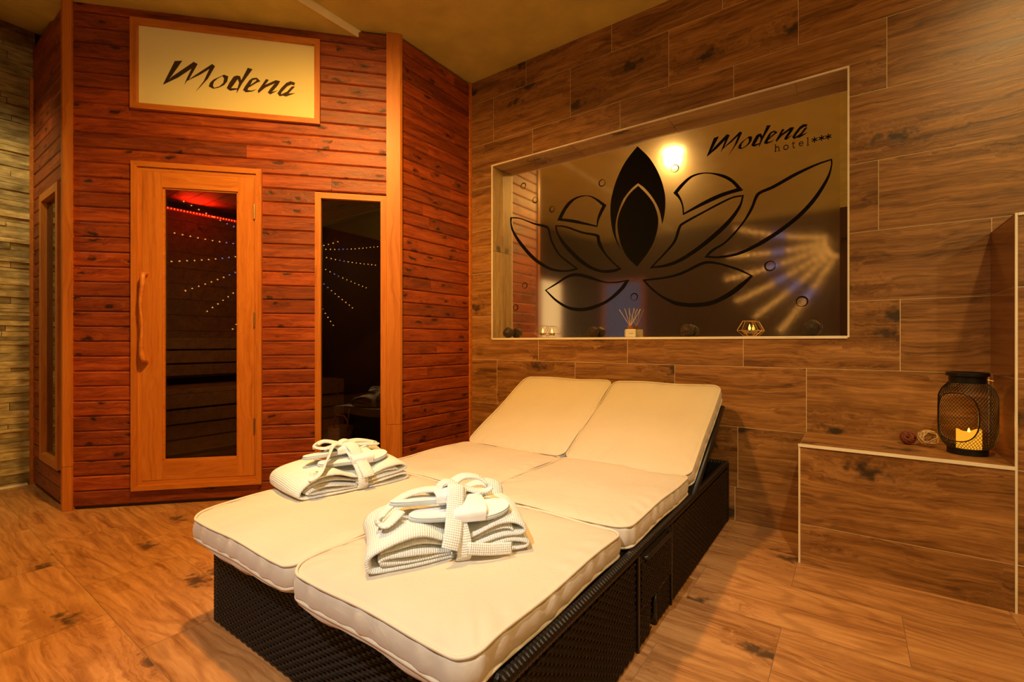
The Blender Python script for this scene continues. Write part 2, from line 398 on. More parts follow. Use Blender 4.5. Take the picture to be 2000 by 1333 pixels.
def glass_mat(name, tint, ior=1.6):
    m, nt, N, L, P = newmat(name); N.remove(P)
    t = N.new('ShaderNodeBsdfTransparent'); t.inputs[0].default_value = (*tint, 1)
    g = N.new('ShaderNodeBsdfGlossy'); g.inputs['Roughness'].default_value = .0012
    fr = N.new('ShaderNodeFresnel'); fr.inputs[0].default_value = ior
    mx = N.new('ShaderNodeMixShader'); L.new(fr.outputs[0], mx.inputs[0]); L.new(t.outputs[0], mx.inputs[1]); L.new(g.outputs[0], mx.inputs[2])
    L.new(mx.outputs[0], N['Material Output'].inputs[0]); return m
M_GLASS = glass_mat('smoked_sauna_glass', (.62,.55,.46))

def emit(name, col, s):
    m, nt, N, L, P = newmat(name); N.remove(P)
    e = N.new('ShaderNodeEmission'); e.inputs[0].default_value = (*col, 1); e.inputs[1].default_value = s
    L.new(e.outputs[0], N['Material Output'].inputs[0]); return m
M_LAMP = emit('lamp_diffuser_glow', (1, .58, .17), 60)
M_FLAME = emit('led_flame_glow', (1, .50, .06), 6)
M_CANDLE = emit('led_candle_wax_glow', (1, .37, .02), 1.15)
M_LED = emit('red_led_glow', (1, .035, .01), 30)
M_BA = emit('amber_bulb_glow', (1, .46, .09), 14)
M_BB = emit('blue_bulb_glow', (.45, .45, 1), 7)
M_DOORLIT = emit('lit_frosted_door_glow', (1, .60, .24), 1.1)
M_DOORBLUE = emit('dim_violet_window_glow', (.40, .33, .50), .16)

# ------------------------------------------------------------------ setting: floor
HB = 2.566            # plane of the tiled back wall
def tile_piece(parent, mat, x0, x1, z0, z1, y, th=.008, polys=None):
    m = MB()
    for (a0, a1, b0, b1) in (polys or [(x0, x1, z0, z1)]):
        m.box((a0, y, b0), (a1, y+th, b1))
    return m.build('tile', mat, I4, parent, center=True)
floor = one_box('floor', M_FGROUT, (-4.35, -2.7, -.06), (2.6, 2.9, -.0013), kind='structure')
g = .0010
for r in range(-15, 2):
    y0 = 1.99 + .302*r; y1 = y0+.302
    off = -.177 if r % 2 == 0 else .134
    k0 = int((-4.19-off)/.602)-1
    x = off+.602*k0
    while x < 2.4:
        a, b = max(x, -4.19), min(x+.602, 2.4)
        yy1 = min(y1, HB)
        if b-a > .02:
            m = MB(); m.box((a+g, y0+g, -.0013), (b-g, yy1-g, 0)); m.build('tile', M_FLOOR, I4, floor, center=True)
        x += .602

# ------------------------------------------------------------------ setting: back wall with niche
NX0, NX1, NZ0, NZ1, NB = -2.013, -.013, .921, 2.110, 2.683
ZT = 2.745
m = MB(); e = .0012
m.box((-4.3, HB+e, 0), (NX0-.004, 2.9, ZT+.1)); m.box((NX1+.004, HB+e, 0), (2.5, 2.9, ZT+.1))
m.box((NX0-.004, HB+e, 0), (NX1+.004, 2.9, NZ0-.004)); m.box((NX0-.004, HB+e, NZ1+.004), (NX1+.004, 2.9, ZT+.1))
m.box((NX0-.004, NB+.012, NZ0-.004), (NX1+.004, 2.9, NZ1+.004))
wall_back = m.build('wall_back', M_GROUT, kind='structure')
g = .0013
rows = [(0, .168, .13), (.168, .469, -.459), (.469, .771, -.168), (.771, 1.073, .168), (1.073, 1.375, -.16), (1.375, 1.677, .096),
        (1.677, 1.979, .575), (1.979, 2.281, .124), (2.281, 2.583, -.200), (2.583, ZT, -.53)]
for z0, z1, off in rows:
    k0 = int((-2.209-off)/.602)-1; x = off+.602*k0
    while x < 2.3:
        a, b = max(x+g, -2.20), min(x+.602-g, 2.3); c, d = z0+g, z1-g
        if b-a > .015:
            P = []
            if b <= NX0 or a >= NX1 or d <= NZ0 or c >= NZ1: P = [(a, b, c, d)]
            else:
                ix0, ix1 = max(a, NX0-.004), min(b, NX1+.004)
                if c < NZ0-.004: P.append((a, b, c, NZ0-.004)); c2 = NZ0-.004
                else: c2 = c
                if d > NZ1+.004: P.append((a, b, NZ1+.004, d)); d2 = NZ1+.004
                else: d2 = d
                if a < NX0-.004: P.append((a, NX0-.004, c2, d2))
                if b > NX1+.004: P.append((NX1+.004, b, c2, d2))
            if P: tile_piece(wall_back, M_TILE, 0, 0, 0, 0, HB, .006, P)
        x += .602
# niche reveals (top and left and right), each strip a tile
mid = (HB+NB)/2
xs = [NX0, -1.408, -.811, -.213, NX1]
for i in range(4):
    for (ya, yb) in ((HB+.004, NB),):
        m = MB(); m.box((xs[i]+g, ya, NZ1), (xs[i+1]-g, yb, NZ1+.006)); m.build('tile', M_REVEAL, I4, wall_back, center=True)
for X, s in ((NX0, -1), (NX1, 1)):
    for (za, zb) in ((NZ0+.004, 1.526), (1.529, NZ1-.002)):
        for (ya, yb) in ((HB+.004, NB),):
            m = MB(); m.box((-(zb-za)/2, -(yb-ya)/2, 0), ((zb-za)/2, (yb-ya)/2, .005))
            Wm = T(X + (0 if s > 0 else -.005), (ya+yb)/2, (za+zb)/2) @ Matrix(((0,0,1,0),(0,1,0,0),(1,0,0,0),(0,0,0,1)))
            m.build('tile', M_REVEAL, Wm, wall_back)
one_box('trim_1', M_SILL, (NX0, HB-.002, NZ0-.012), (NX1, NB, NZ0), kind='structure', label='white stone sill of the tiled mirror niche')
def frame_trim(name, lab):
    m = MB(); w = .007
    m.box((NX0-w, HB-.005, NZ0-w), (NX0, HB+.004, NZ1+w)); m.box((NX1, HB-.005, NZ0-w), (NX1+w, HB+.004, NZ1+w))
    m.box((NX0, HB-.005, NZ1), (NX1, HB+.004, NZ1+w)); m.box((NX0, HB-.005, NZ0-.012), (NX1, HB-.002, NZ0))
    return m.build(name, M_TRIM, kind='structure', label=lab)
frame_trim('trim_2', 'cream metal edge strip round the mirror niche')

# bench and half wall
BX0, BX1, BY, BZ = -.172, .4388, 2.227, .479
bench = one_box('tiled_bench', M_GROUT, (BX0+.0012, BY+.0012, 0), (BX1-.001, HB-.001, BZ-.006),
    label='low built-in bench clad in wood-look tiles under the candle lantern', cat='bench')
one = lambda a, b, n='tile', mat=M_TILE, p=bench: one_box(n, mat, a, b, parent=p)
one((BX0+.006, BY, .001), (BX1-g, BY+.006, .157)); one((BX0+.006, BY, .160), (BX1-g, BY+.006, BZ-.010))
one((BX0+.004, BY+.006, BZ-.007), (BX1, HB-.001, BZ))
for (za, zb) in ((.001, .157), (.160, BZ-.010)):
    m = MB(); m.box((-.166, -.003, -(zb-za)/2), (.166, .003, (zb-za)/2))
    m.build('tile', M_TILE, T(BX0+.003, (BY+HB)/2+.002, (za+zb)/2) @ RZ(math.pi/2), bench)
m = MB(); m.box((BX0-.002, BY-.004, BZ-.009), (BX1, BY+.004, BZ+.002)); m.build('edge_trim', M_TRIM, I4, bench, label='cream edge strip along the front of the bench')
m = MB(); m.box((BX0-.001, BY-.002, 0), (BX0+.003, BY+.003, BZ-.009)); m.build('edge_trim', M_TRIM, I4, bench)
HZ = 1.317
hw = one_box('wall_right_partition', M_GROUT, (BX1+.0012, BY+.0012, 0), (2.2, HB-.001, HZ-.006), kind='structure', label='half-height tiled partition right of the bench')
hrows = [(0, .157), (.160, .469), (.471, .771), (.773, 1.073), (1.075, HZ-.008)]
for i, (za, zb) in enumerate(hrows):
    x = BX1+.006
    xe = BX1+.30 if i % 2 else BX1+.602
    while x < 2.18:
        one((x, BY, za+.001), (min(xe-g, 2.19), BY+.006, zb), p=hw); x = xe+g; xe += .602
M_SIDE = wood('glossy_reveal_tile', (.16,.06,.016), (.27,.115,.035), (.33,.15,.05), (.05,.03,.02), rough=.16, knot=.12, ring=.1, bump=.03, spec=.6)
for za, zb in ((BZ+.001, .771), (.773, 1.073), (1.075, HZ-.002)):
    m = MB(); m.box((-.166, -.003, -(zb-za)/2), (.166, .003, (zb-za)/2))
    m.build('tile', M_SIDE, T(BX1+.003, (BY+HB)/2+.002, (za+zb)/2) @ RZ(math.pi/2), hw)
one((BX1, BY+.004, HZ-.006), (2.2, HB-.001, HZ), p=hw)
m = MB(); m.box((BX1-.001, BY-.003, 0.0), (BX1+.005, BY+.004, HZ+.001)); m.build('edge_trim', M_TRIM, I4, hw)
m = MB(); m.box((BX1+.006, BY-.004, HZ-.008), (2.2, BY+.004, HZ+.001)); m.build('edge_trim', M_TRIM, I4, hw)

# ceiling
m = MB()
XS, ZL = -2.372, 2.702
m.box((XS, -2.6, ZT), (2.5, 2.9, ZT+.1))
m.box((-3.63, -2.6, ZL), (XS-.002, 2.9, ZL+.14))
m.add([(-3.63,-2.6,ZL),(-4.3,-2.6,2.88),(-4.3,2.9,2.88),(-3.63,2.9,ZL),(-3.63,-2.6,3.0),(-4.3,-2.6,3.0),(-4.3,2.9,3.0),(-3.63,2.9,3.0)],
      [(0,1,2,3),(4,7,6,5),(0,4,5,1),(3,2,6,7),(1,5,6,2)])
ceiling = m.build('ceiling', M_CEIL, kind='structure')
m = MB(); m.box((XS-.002, -2.5, ZL-.001), (XS+.004, 1.75, ZT)); m.build('trim_3', M_CEILF, kind='structure', label='step between the two ceiling levels, its light painted in')
# other walls
one_box('wall_front', M_WALLD, (-4.3, -2.62, 0), (2.5, -2.52, 2.9), kind='structure')
one_box('wall_right', M_WALLR, (2.3, -2.52, 0), (2.4, 2.6, 2.9), kind='structure')

# stacked stone wall on the left (plane X=-4.19)
wl = one_box('wall_left', M_DARKIN, (-4.30, -2.52, 0), (-4.205, 2.6, 2.9), kind='structure')
rs = random.Random(3)
zz = 0.0; n_st = 0; rest = MB()
while zz < 2.86:
    hgt = rs.choice([.022, .028, .034, .042, .05]); y = .655
    if zz+hgt > 2.9: break
    while y > -.95:
        ln = rs.uniform(.10, .34); d = rs.uniform(0, .014)
        a = (-4.205, y-ln+.0012, zz+.0008); b = (-4.19+d, y-.0012, zz+hgt-.0013)
        if y > -.30 and n_st < 298:
            m = MB(); m.box(a, b); m.build('stone', M_STONE, I4, wl, center=True); n_st += 1
        else: rest.box(a, b)
        y -= ln
    zz += hgt
rest.build('stone_courses', M_STONE, I4, wl, kind='stuff')
one_box('trim_4', M_TRIM, (-4.19, -.95, 0), (-4.172, .62, .012), kind='structure', label='thin cream strip at the foot of the stone wall')

# doorways behind the viewer, seen blurred in the frosted mirror
def lit_door(name, Wm, mat, label):
    r = empty(name, Wm, kind='structure', label=label)
    m = MB(); m.box((-.40, 0, 0), (-.33, .05, 2.0)); m.box((.33, 0, 0), (.40, .05, 2.0)); m.box((-.33, 0, 1.93), (.33, .05, 2.0)); m.build('door_frame', M_FRAMEW, Wm, r)
    m = MB(); m.box((-.33, .005, 0), (.33, .035, 1.93)); m.build('door_panel', mat, Wm, r)
    m = MB(); m.tube([(.24, .05, .95), (.24, .08, .97), (.24, .08, 1.13), (.24, .05, 1.15)], .009, 8); m.build('door_handle', M_STEEL, Wm, r, smooth=True)
lit_door('door_1', T(-4.19, -1.55, 0) @ RZ(-math.pi/2), M_DOORLIT, 'lit frosted door in the wall behind the viewer')
lit_door('door_2', T(-3.25, -2.515, 0), M_DOORBLUE, 'dim violet glazed door in the wall behind the viewer')

# ------------------------------------------------------------------ sauna cabin
A = Vector((-2.209, 1.907, 0)); ANG = math.atan2(.7352, .6778)
WS = T(A.x, A.y, 0) @ RZ(ANG)          # local x = along the front (0 at right corner, negative to the left), y = inward
sauna = empty('sauna_cabin', WS, label='corner sauna cabin clad in red-brown horizontal pine boards with glass door', cat='sauna')
PITCH = .0800; SL = 1.72
def board(Wf, x0, x1, z0, z1, th=.014, name='board', mat=None):
    """horizontal cladding board with chamfered long edges; front face at y=0 facing -y"""
    L_ = x1-x0; h = z1-z0; c = min(.0065, h*.3)
    prof = [(0, 0), (0, h), (0, 0)]
    m = MB()
    ys = [(th, 0.0), (c*.9, 0.0), (0, c), (0, h-c), (c*.9, h), (th, h)]
    vs_ = [(-L_/2, y, z-h/2) for y, z in ys] + [(L_/2, y, z-h/2) for y, z in ys]
    n = len(ys); fs = [(i, i+n, i+n+1, i+1) for i in range(n-1)] + [(0, n-1, 2*n-1, n), tuple(range(n)), tuple(range(2*n-1, n-1, -1))]
    m.add(vs_, fs)
    return m.build(name, mat or M_BOARD, Wf @ T((x0+x1)/2, 0, (z0+z1)/2), sauna)
def subtract(iv, cuts):
    out = [iv]
    for c0, c1 in cuts:
        nx = []
        for a, b in out:
            if c1 <= a or c0 >= b: nx.append((a, b))
            else:
                if c0 > a: nx.append((a, c0))
                if c1 < b: nx.append((c1, b))
        out = nx
    return out
# openings on the front: (x0,x1,z0,z1)
OP = [(-1.411, -.448, 2.157, 2.648), (-1.408, -.760, .088, 1.873), (-.476, -.075, .205, 1.764)]
rb = random.Random(11)
def clad(Wf, xa, xb, ztop, ops, joint=.5):
    k = 0; z = .016
    while z < ztop-.01:
        z1 = min(z+PITCH, ztop); cuts = [(o[0]-.001, o[1]+.001) for o in ops if o[2] < z1-.035 and o[3] > z+.035]
        for a, b in subtract((xa, xb), cuts):
            if b-a < .02: continue
            if b-a > .5 and rb.random() < joint:
                j = rb.uniform(a+.15, b-.15); board(Wf, a, j-.0006, z+.0007, z1-.0007); board(Wf, j+.0006, b, z+.0007, z1-.0007)
            else: board(Wf, a, b, z+.0007, z1-.0007)
        z += PITCH
clad(WS, -1.70, -.02, ZT, OP)
# the lowered ceiling covers the top row left of the step; side wall toward the tiled wall
WR = T(A.x, A.y, 0) @ RZ(math.pi/2)     # local x = +Y, inward y = -X
clad(WR, .02, HB-A.y-.012, ZT, [])
LX, LY = A.x-.6778*SL, A.y-.7352*SL     # left corner
WLft = T(LX, LY, 0) @ RZ(0)             # local x = +X  (face looks to -Y), x from -(..) to 0
clad(WLft, -4.17-LX, -.02, 2.74, [(-.52, -.09, .20, 1.76)], joint=.2)
# structural lining behind boards (with openings) so light does not leak
def lining(Wf, xa, xb, zt, ops):
    m = MB(); xs_ = sorted({xa, xb, *[o[0]+.012 for o in ops], *[o[1]-.012 for o in ops]}); zs_ = sorted({0.0, zt, *[o[2]+.012 for o in ops], *[o[3]-.012 for o in ops]})
    for i in range(len(xs_)-1):
        for j in range(len(zs_)-1):
            cx, cz = (xs_[i]+xs_[i+1])/2, (zs_[j]+zs_[j+1])/2
            if any(o[0] < cx < o[1] and o[2] < cz < o[3] for o in ops): continue
            m.box((xs_[i], .015, zs_[j]), (xs_[i+1], .055, zs_[j+1]))
    m.build('lining', M_DARKIN, Wf, sauna)
lining(WS, -1.70, -.02, 2.70, OP); lining(WR, .0, HB-A.y-.01, 2.70, []); lining(WLft, -4.17-LX, -.0, 2.70, [(-.52, -.09, .20, 1.76)])
# corner posts
def post(poly, z0, z1, mat=M_FRAMEW):
    m = MB()
    n = len(poly); vs_ = [(x, y, z0) for x, y in poly]+[(x, y, z1) for x, y in poly]
    fs = [(i, (i+1) % n, n+(i+1) % n, n+i) for i in range(n)]+[tuple(range(n))[::-1], tuple(range(n, 2*n))]
    # local frame with X vertical so the grain runs up
    cx = sum(p[0] for p in poly)/n; cy = sum(p[1] for p in poly)/n; cz = (z0+z1)/2
    R = Matrix(((0,0,1,0),(0,1,0,0),(1,0,0,0),(0,0,0,1)))
    Wm = T(cx, cy, cz) @ R
    inv = Wm.inverted()
    m.add([tuple(inv @ Vector(v)) for v in vs_], fs)
    return m.build('corner_post', mat, Wm, sauna)
def pt(Wf, x, y): v = Wf @ Vector((x, y, 0)); return (v.x, v.y)
pr = .013
def corner(WfA, xa, WfB, xb, corner_out, zt, split):
    poly = [pt(WfA, xa, .02), pt(WfA, xa, -pr), corner_out, pt(WfB, xb, -pr), pt(WfB, xb, .02)]
    post(poly, 0.001, split-.001); post(poly, split+.001, zt)
# right corner: front face to side face
nf = (WS.to_3x3() @ Vector((0,-1,0))); ns = (WR.to_3x3() @ Vector((0,-1,0)))
bis = (nf+ns).normalized(); k = pr/bis.dot(nf)
corner(WS, -.075, WR, .012, (A.x+bis.x*k, A.y+bis.y*k), ZT-.002, .40)
nl = (WLft.to_3x3() @ Vector((0,-1,0))); bis = (nf+nl).normalized(); k = pr/bis.dot(nf)
corner(WLft, -.028, WS, -SL+.035, (LX+bis.x*k, LY+bis.y*k), ZL-.002, .235)
m = MB(); m.box((HB-A.y-.022, -.012, 0), (HB-A.y-.001, .02, 2.28)); m.box((HB-A.y-.022, -.010, 2.284), (HB-A.y-.001, .02, ZT-.002)); m.build('cover_strip', M_FRAMEW, WR, sauna)
m = MB(); m.box((-4.188-LX, -.014, 0), (-4.155-LX, .02, 2.55)); m.build('cover_strip', M_FRAMEW, WLft, sauna)

RUP = Matrix(((0,0,1,0),(0,1,0,0),(1,0,0,0),(0,0,0,1)))   # local X -> world Z
def rail(Wf, parent, name, poly, y0, y1, vertical, mat=M_FRAMEW, ch=0):
    """polygon in (x,z) of frame Wf, grain along its long side"""
    cx = sum(p[0] for p in poly)/len(poly); cz = sum(p[1] for p in poly)/len(poly)
    Wm = Wf @ T(cx, 0, cz)
    m = MB(); m.prism([(x-cx, z-cz) for x, z in poly], y0, y1)
    if vertical:
        inv = RUP.inverted(); m.v = [tuple(inv @ Vector(v)) for v in m.v]; Wm = Wm @ RUP
    return m.build(name, mat, Wm, parent)
def mitred(Wf, parent, x0, x1, z0, z1, w, y0, y1, name='frame_rail', bottom=True, mat=M_FRAMEW):
    rail(Wf, parent, name, [(x0,z1),(x1,z1),(x1-w,z1-w),(x0+w,z1-w)], y0, y1, False, mat)
    if bottom: rail(Wf, parent, name, [(x0,z0),(x0+w,z0+w),(x1-w,z0+w),(x1,z0)], y0, y1, False, mat)
    zb = z0+w if bottom else z0
    rail(Wf, parent, name, [(x0,z0),(x0,z1),(x0+w,z1-w),(x0+w,zb)], y0, y1, True, mat)
    rail(Wf, parent, name, [(x1,z0),(x1-w,zb),(x1-w,z1-w),(x1,z1)], y0, y1, True, mat)

# sign panel over the door
M_SIGNP = None
def sign_mat():
    m, nt, N, L, P = newmat('emissive_sign_acrylic')
    P.inputs['Base Color'].default_value = (.80,.72,.32,1); P.inputs['Roughness'].default_value = .4
    P.inputs['Emission Color'].default_value = (1.0,.74,.28,1); P.inputs['Emission Strength'].default_value = .03  # faint emission added to lift the panel's brightness
    return m
M_SIGNP = sign_mat()
sg = empty('sign_panel', WS @ T(-.93, 0, 2.16), sauna)
mitred(WS, sg, -1.411, -.448, 2.157, 2.648, .030, -.022, .012)
m = MB(); m.box((-1.383, .004, 2.185), (-.476, .012, 2.620)); m.build('panel', M_SIGNP, WS, sg)
def z1p(u, v): return (280+u/5.882, 80+v/5.882)
LET = {
 'M': ([(358,228),(445,224),(290,445),(330,405),(575,238),(622,262),(515,450),(600,385),(788,262),(822,288),(740,430),(592,588),(690,460),(757,318),(650,385),(500,455),(465,505),(500,420),(552,314),(400,415),(240,492),(222,498)], []),
 'o': ([(860,415),(925,385),(975,405),(960,465),(925,505),(860,535),(800,546),(748,520),(765,475),(805,440)], [(850,430),(905,400),(926,430),(915,480),(870,520),(812,536),(797,512),(808,468)]),
 'd': ([(1110,402),(1070,395),(1035,407),(985,480),(955,540),(995,570),(1074,556),(1068,602),(1130,490),(1252,322),(1198,306),(1122,450)], [(1082,435),(1037,500),(1005,541),(1080,541),(1098,480)]),
 'e': ([(1250,425),(1300,420),(1343,460),(1300,478),(1205,535),(1195,562),(1245,568),(1302,548),(1250,578),(1175,587),(1142,562),(1165,520),(1215,450)], [(1255,447),(1298,438),(1296,456),(1225,506)]),
 'n': ([(1408,435),(1440,447),(1395,503),(1520,448),(1570,460),(1545,505),(1475,585),(1548,565),(1455,612),(1428,590),(1450,555),(1512,482),(1400,532),(1320,598),(1313,570),(1370,490)], []),
 'a': ([(1742,478),(1690,460),(1640,480),(1580,540),(1538,600),(1563,633),(1600,625),(1638,636),(1742,597),(1665,602),(1740,522),(1705,520),(1650,580),(1580,612),(1585,590),(1650,520),(1700,497),(1730,510)], []),
}
A2 = Vector((A.x, A.y)); D2 = Vector((-.6778, -.7352)); N2 = Vector((.7352, -.6778))
def on_s(x, y):
    r = ray(x, y); t = A2.dot(N2)/Vector((r.x, r.y)).dot(N2); p = Vector((r.x*t, r.y*t))
    return (-(p-A2).dot(D2), H+r.z*t)
def loops_mesh(loops, y):
    """flat filled face(s) from [outer, holes...] of (x,z) at depth y"""
    ps = [[Vector((x, z, 0)) for x, z in lp] for lp in loops]
    flat = [p for l in ps for p in l]
    tr = tessellate_polygon(ps)
    m = MB(); m.add([(p.x, y, p.y) for p in flat], [tuple(t) for t in tr]); return m
lm = MB()
LETW = {}
for k_, (o_, h_) in LET.items():
    lo = [on_s(*z1p(*p)) for p in o_]; hi = [on_s(*z1p(*p)) for p in h_]
    LETW[k_] = (lo, hi)
    mm = loops_mesh([lo]+([hi] if hi else []), .0025); lm.add(mm.v, mm.f)
lm.build('lettering', M_INK, WS, sg, label='dark slanted lettering reading Modena')

# sauna door
dr = empty('sauna_door', WS @ T(-1.08, 0, .15), sauna)
mitred(WS, sauna, -1.408, -.760, .088, 1.873, .028, -.020, .012, name='door_casing')
mitred(WS, sauna, -1.384, -.772, .112, 1.849, .026, -.010, .030, name='door_casing')
dx0, dx1, dz0, dz1 = -1.357, -.799, .1395, 1.822
gx0, gx1, gz0, gz1 = -1.260, -.884, .242, 1.740
rail(WS, dr, 'stile', [(dx0,dz0),(dx0,dz1),(gx0,dz1),(gx0,dz0)], -.012, .03, True)
rail(WS, dr, 'stile', [(gx1,dz0),(gx1,dz1),(dx1,dz1),(dx1,dz0)], -.012, .03, True)
rail(WS, dr, 'rail', [(gx0,gz1),(gx0,dz1),(gx1,dz1),(gx1,gz1)], -.011, .03, False)
rail(WS, dr, 'rail', [(gx0,dz0),(gx0,gz0),(gx1,gz0),(gx1,dz0)], -.011, .03, False)
mb_ = MB()
for a, b in (((gx0,-.004,gz0),(gx0+.008,.006,gz1)), ((gx1-.008,-.004,gz0),(gx1,.006,gz1)), ((gx0,-.004,gz0),(gx1,.006,gz0+.008)), ((gx0,-.004,gz1-.008),(gx1,.006,gz1))): mb_.box(a, b)
mb_.build('glazing_bead', M_FRAMEW, WS, dr)
m = MB(); m.box((gx0, .008, gz0), (gx1, .013, gz1)); m.build('pane', M_GLASS, WS, dr)
m = MB(); hp = catmull([(-1.337,-.012,1.262),(-1.337,-.045,1.255),(-1.333,-.058,1.20),(-1.341,-.062,1.10),(-1.334,-.060,.98),(-1.340,-.056,.86),(-1.336,-.045,.80),(-1.337,-.012,.785)], 5)
m.tube(hp, lambda t: .0105+.0035*math.sin(t*9), 8); m.build('handle', M_FRAMEW, WS, dr, smooth=True, label='curved branch-like wooden pull handle')
for z in (1.63, 1.02, .42):
    m = MB(); m.box((-.802, -.016, z-.04), (-.794, -.008, z+.04)); m.tube([(-.798, -.018, z-.042), (-.798, -.018, z+.042)], .004, 8); m.build('hinge', M_STEEL, WS, dr)
# sauna window beside the door
wn_ = empty('sauna_window', WS @ T(-.27, 0, .2), sauna)
mitred(WS, wn_, -.476, -.0755, .205, 1.764, .033, -.016, .03)
m = MB(); m.box((-.443, .010, .238), (-.109, .015, 1.731)); m.build('pane', M_GLASS, WS, wn_)
m = MB(); m.box((-.150, .004, .243), (-.125, .010, .253)); m.build('pane_clip', M_STEEL, WS, wn_)
wn2 = empty('sauna_window', WLft @ T(-.3, 0, .2), sauna)
mitred(WLft, wn2, -.52, -.09, .20, 1.76, .045, -.016, .03)
m = MB(); m.box((-.475, .010, .245), (-.135, .015, 1.715)); m.build('pane', M_GLASS, WLft, wn2)

# ceiling inside the sauna: boards (along X) and lining
for i in range(15):
    y0 = .70+.122*i
    if y0 > 2.4: break
    xl = min(-2.24, A.x-.06-max(0, (A.y-y0))*.6778/.7352)
    m = MB(); m.box((-4.16, y0+.002, 1.95), (xl, y0+.119, 1.962)); m.build('ceiling_board', M_BENCHW, I4, sauna, center=True)
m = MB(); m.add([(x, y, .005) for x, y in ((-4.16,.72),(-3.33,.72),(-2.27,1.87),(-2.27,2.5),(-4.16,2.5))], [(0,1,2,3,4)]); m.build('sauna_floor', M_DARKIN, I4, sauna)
for z in [i*.12+.62 for i in range(11)]:
    m = MB(); m.box((-4.165, .72, z+.001), (-4.15, 2.5, z+.118)); m.build('wall_board', M_BENCHW, I4, sauna, center=True)
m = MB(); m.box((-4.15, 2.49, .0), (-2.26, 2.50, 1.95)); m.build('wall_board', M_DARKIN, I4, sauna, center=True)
# benches inside
def sauna_bench(X, ztop, xback, slats, label, yend):
    Wm = T(X, 1.3, 0); r = empty('sauna_bench', Wm, label=label, cat='bench', group=None)
    y0, y1 = .80, yend
    n = max(2, int((X-xback)/.1)); wd = (X-xback)/n
    for i in range(n):
        m = MB(); m.box((X-wd*(i+1)+.006, y0, ztop-.024), (X-wd*i-.004, y1, ztop)); m.build('slat', M_BENCHW, I4, r, center=True)
    for a, b in slats:
        m = MB(); m.box((X-.022, y0, a), (X-.004, y1, b)); m.build('slat', M_BENCHW, I4, r, center=True)
    for yy in (y0+.03, y1-.07):
        m = MB(); m.box((X-.07, yy, .006), (X-.025, yy+.04, ztop-.024)); m.build('leg', M_BENCHW, I4, r, center=True)
sauna_bench(-3.40, .592, -3.86, [(.48,.566), (.383,.466), (.29,.37), (.195,.277)], 'lower slatted bench inside the sauna, behind the glass door', 2.35)
sauna_bench(-3.88, .924, -4.14, [(.845,.899), (.745,.832), (.655,.732)], 'upper slatted bench at the back of the sauna', 2.40)
# led strip
lr = empty('led_strip', T(-3.9, .9, 1.835), label='red light strip running under the sauna ceiling', cat='light strip')
m = MB(); m.box((-3.925, .75, 1.845), (-3.885, 2.4, 1.885)); m.build('batten', M_DARKIN, I4, lr)
m = MB(); m.box((-3.902, .75, 1.825), (-3.888, 2.4, 1.844)); m.build('strip', plain('red_strip_backing', (.35,.01,.005), .5, emit=(1,.02,.005), estr=.6), I4, lr)
m = MB()
for i in range(82):
    y = .77+.02*i; m.box((-3.887, y-.003, 1.831), (-3.884, y+.003, 1.839))
m.build('diode', M_LED, I4, lr, kind='stuff')
light('red_led_wash', 'AREA', (-3.96, 1.5, 1.87), 2.6, (1, .03, .01), .25, (-3.75, 1.5, 2.2))
# pail
pw = T(-3.26, 2.22, .001)
pr_ = empty('sauna_pail', pw, label='small wooden water pail standing inside the sauna behind the narrow window', cat='bucket')
m = MB(); m.lathe([(.075,.006),(.095,.23),(.087,.23),(.07,.02)], 20); m.build('pail_body', M_BENCHW, pw, pr_, smooth=True)
m = MB(); m.tube([(-.09, 0, .2), (-.095, 0, .27), (-.05, 0, .315), (.05, 0, .315), (.095, 0, .27), (.09, 0, .2)], .008, 6); m.build('pail_handle', M_FRAMEW, pw, pr_, smooth=True)
lw = pw @ T(.01, .02, .03)
m = MB(); m.tube([(0, 0, 0), (.05, .02, .34)], .008, 6); m.lathe([(.03,-.005),(.036,.02)], 12); m.build('ladle', M_BENCHW, lw, None, label='wooden ladle standing in the sauna pail', cat='ladle')
light('sauna_fill', 'POINT', (-2.95, 1.45, 1.15), 6.0, (1, .70, .26), .05)  # unseen fill, added to brighten the benches behind the glass

# ------------------------------------------------------------------ mirror with lotus artwork
MW = T(-1.0, NB, NZ0)
mir = empty('lotus_mirror', MW, label='large niche mirror with frosted film and a black lotus flower outline', cat='mirror')
fx1 = -.043
m = MB(); m.box((NX0+.001, NB, NZ0+.001), (NX1-.001, NB+.006, NZ1-.001)); m.build('mirror_glass', M_CLEAR, I4, mir)
m = MB(); m.add([(NX0+.001, NB-.001, NZ0+.001), (fx1, NB-.001, NZ0+.001), (fx1, NB-.001, 2.02), (fx1, NB-.001, NZ1-.001), (NX0+.001, NB-.001, NZ1-.001)], [(0,1,2,3,4)])
m.build('frosted_film', M_FILM, I4, mir)
YD = NB-.0025
def LA(u, v): return (980+u/3.809, 270+v/3.809)
def LB(u, v): return (1300+u/3.809, 270+v/3.809)
def todecal(lp, fn):
    out = []
    for p in lp:
        q = on_y(*fn(*p), YD); out.append((q.x, q.z))
    return out
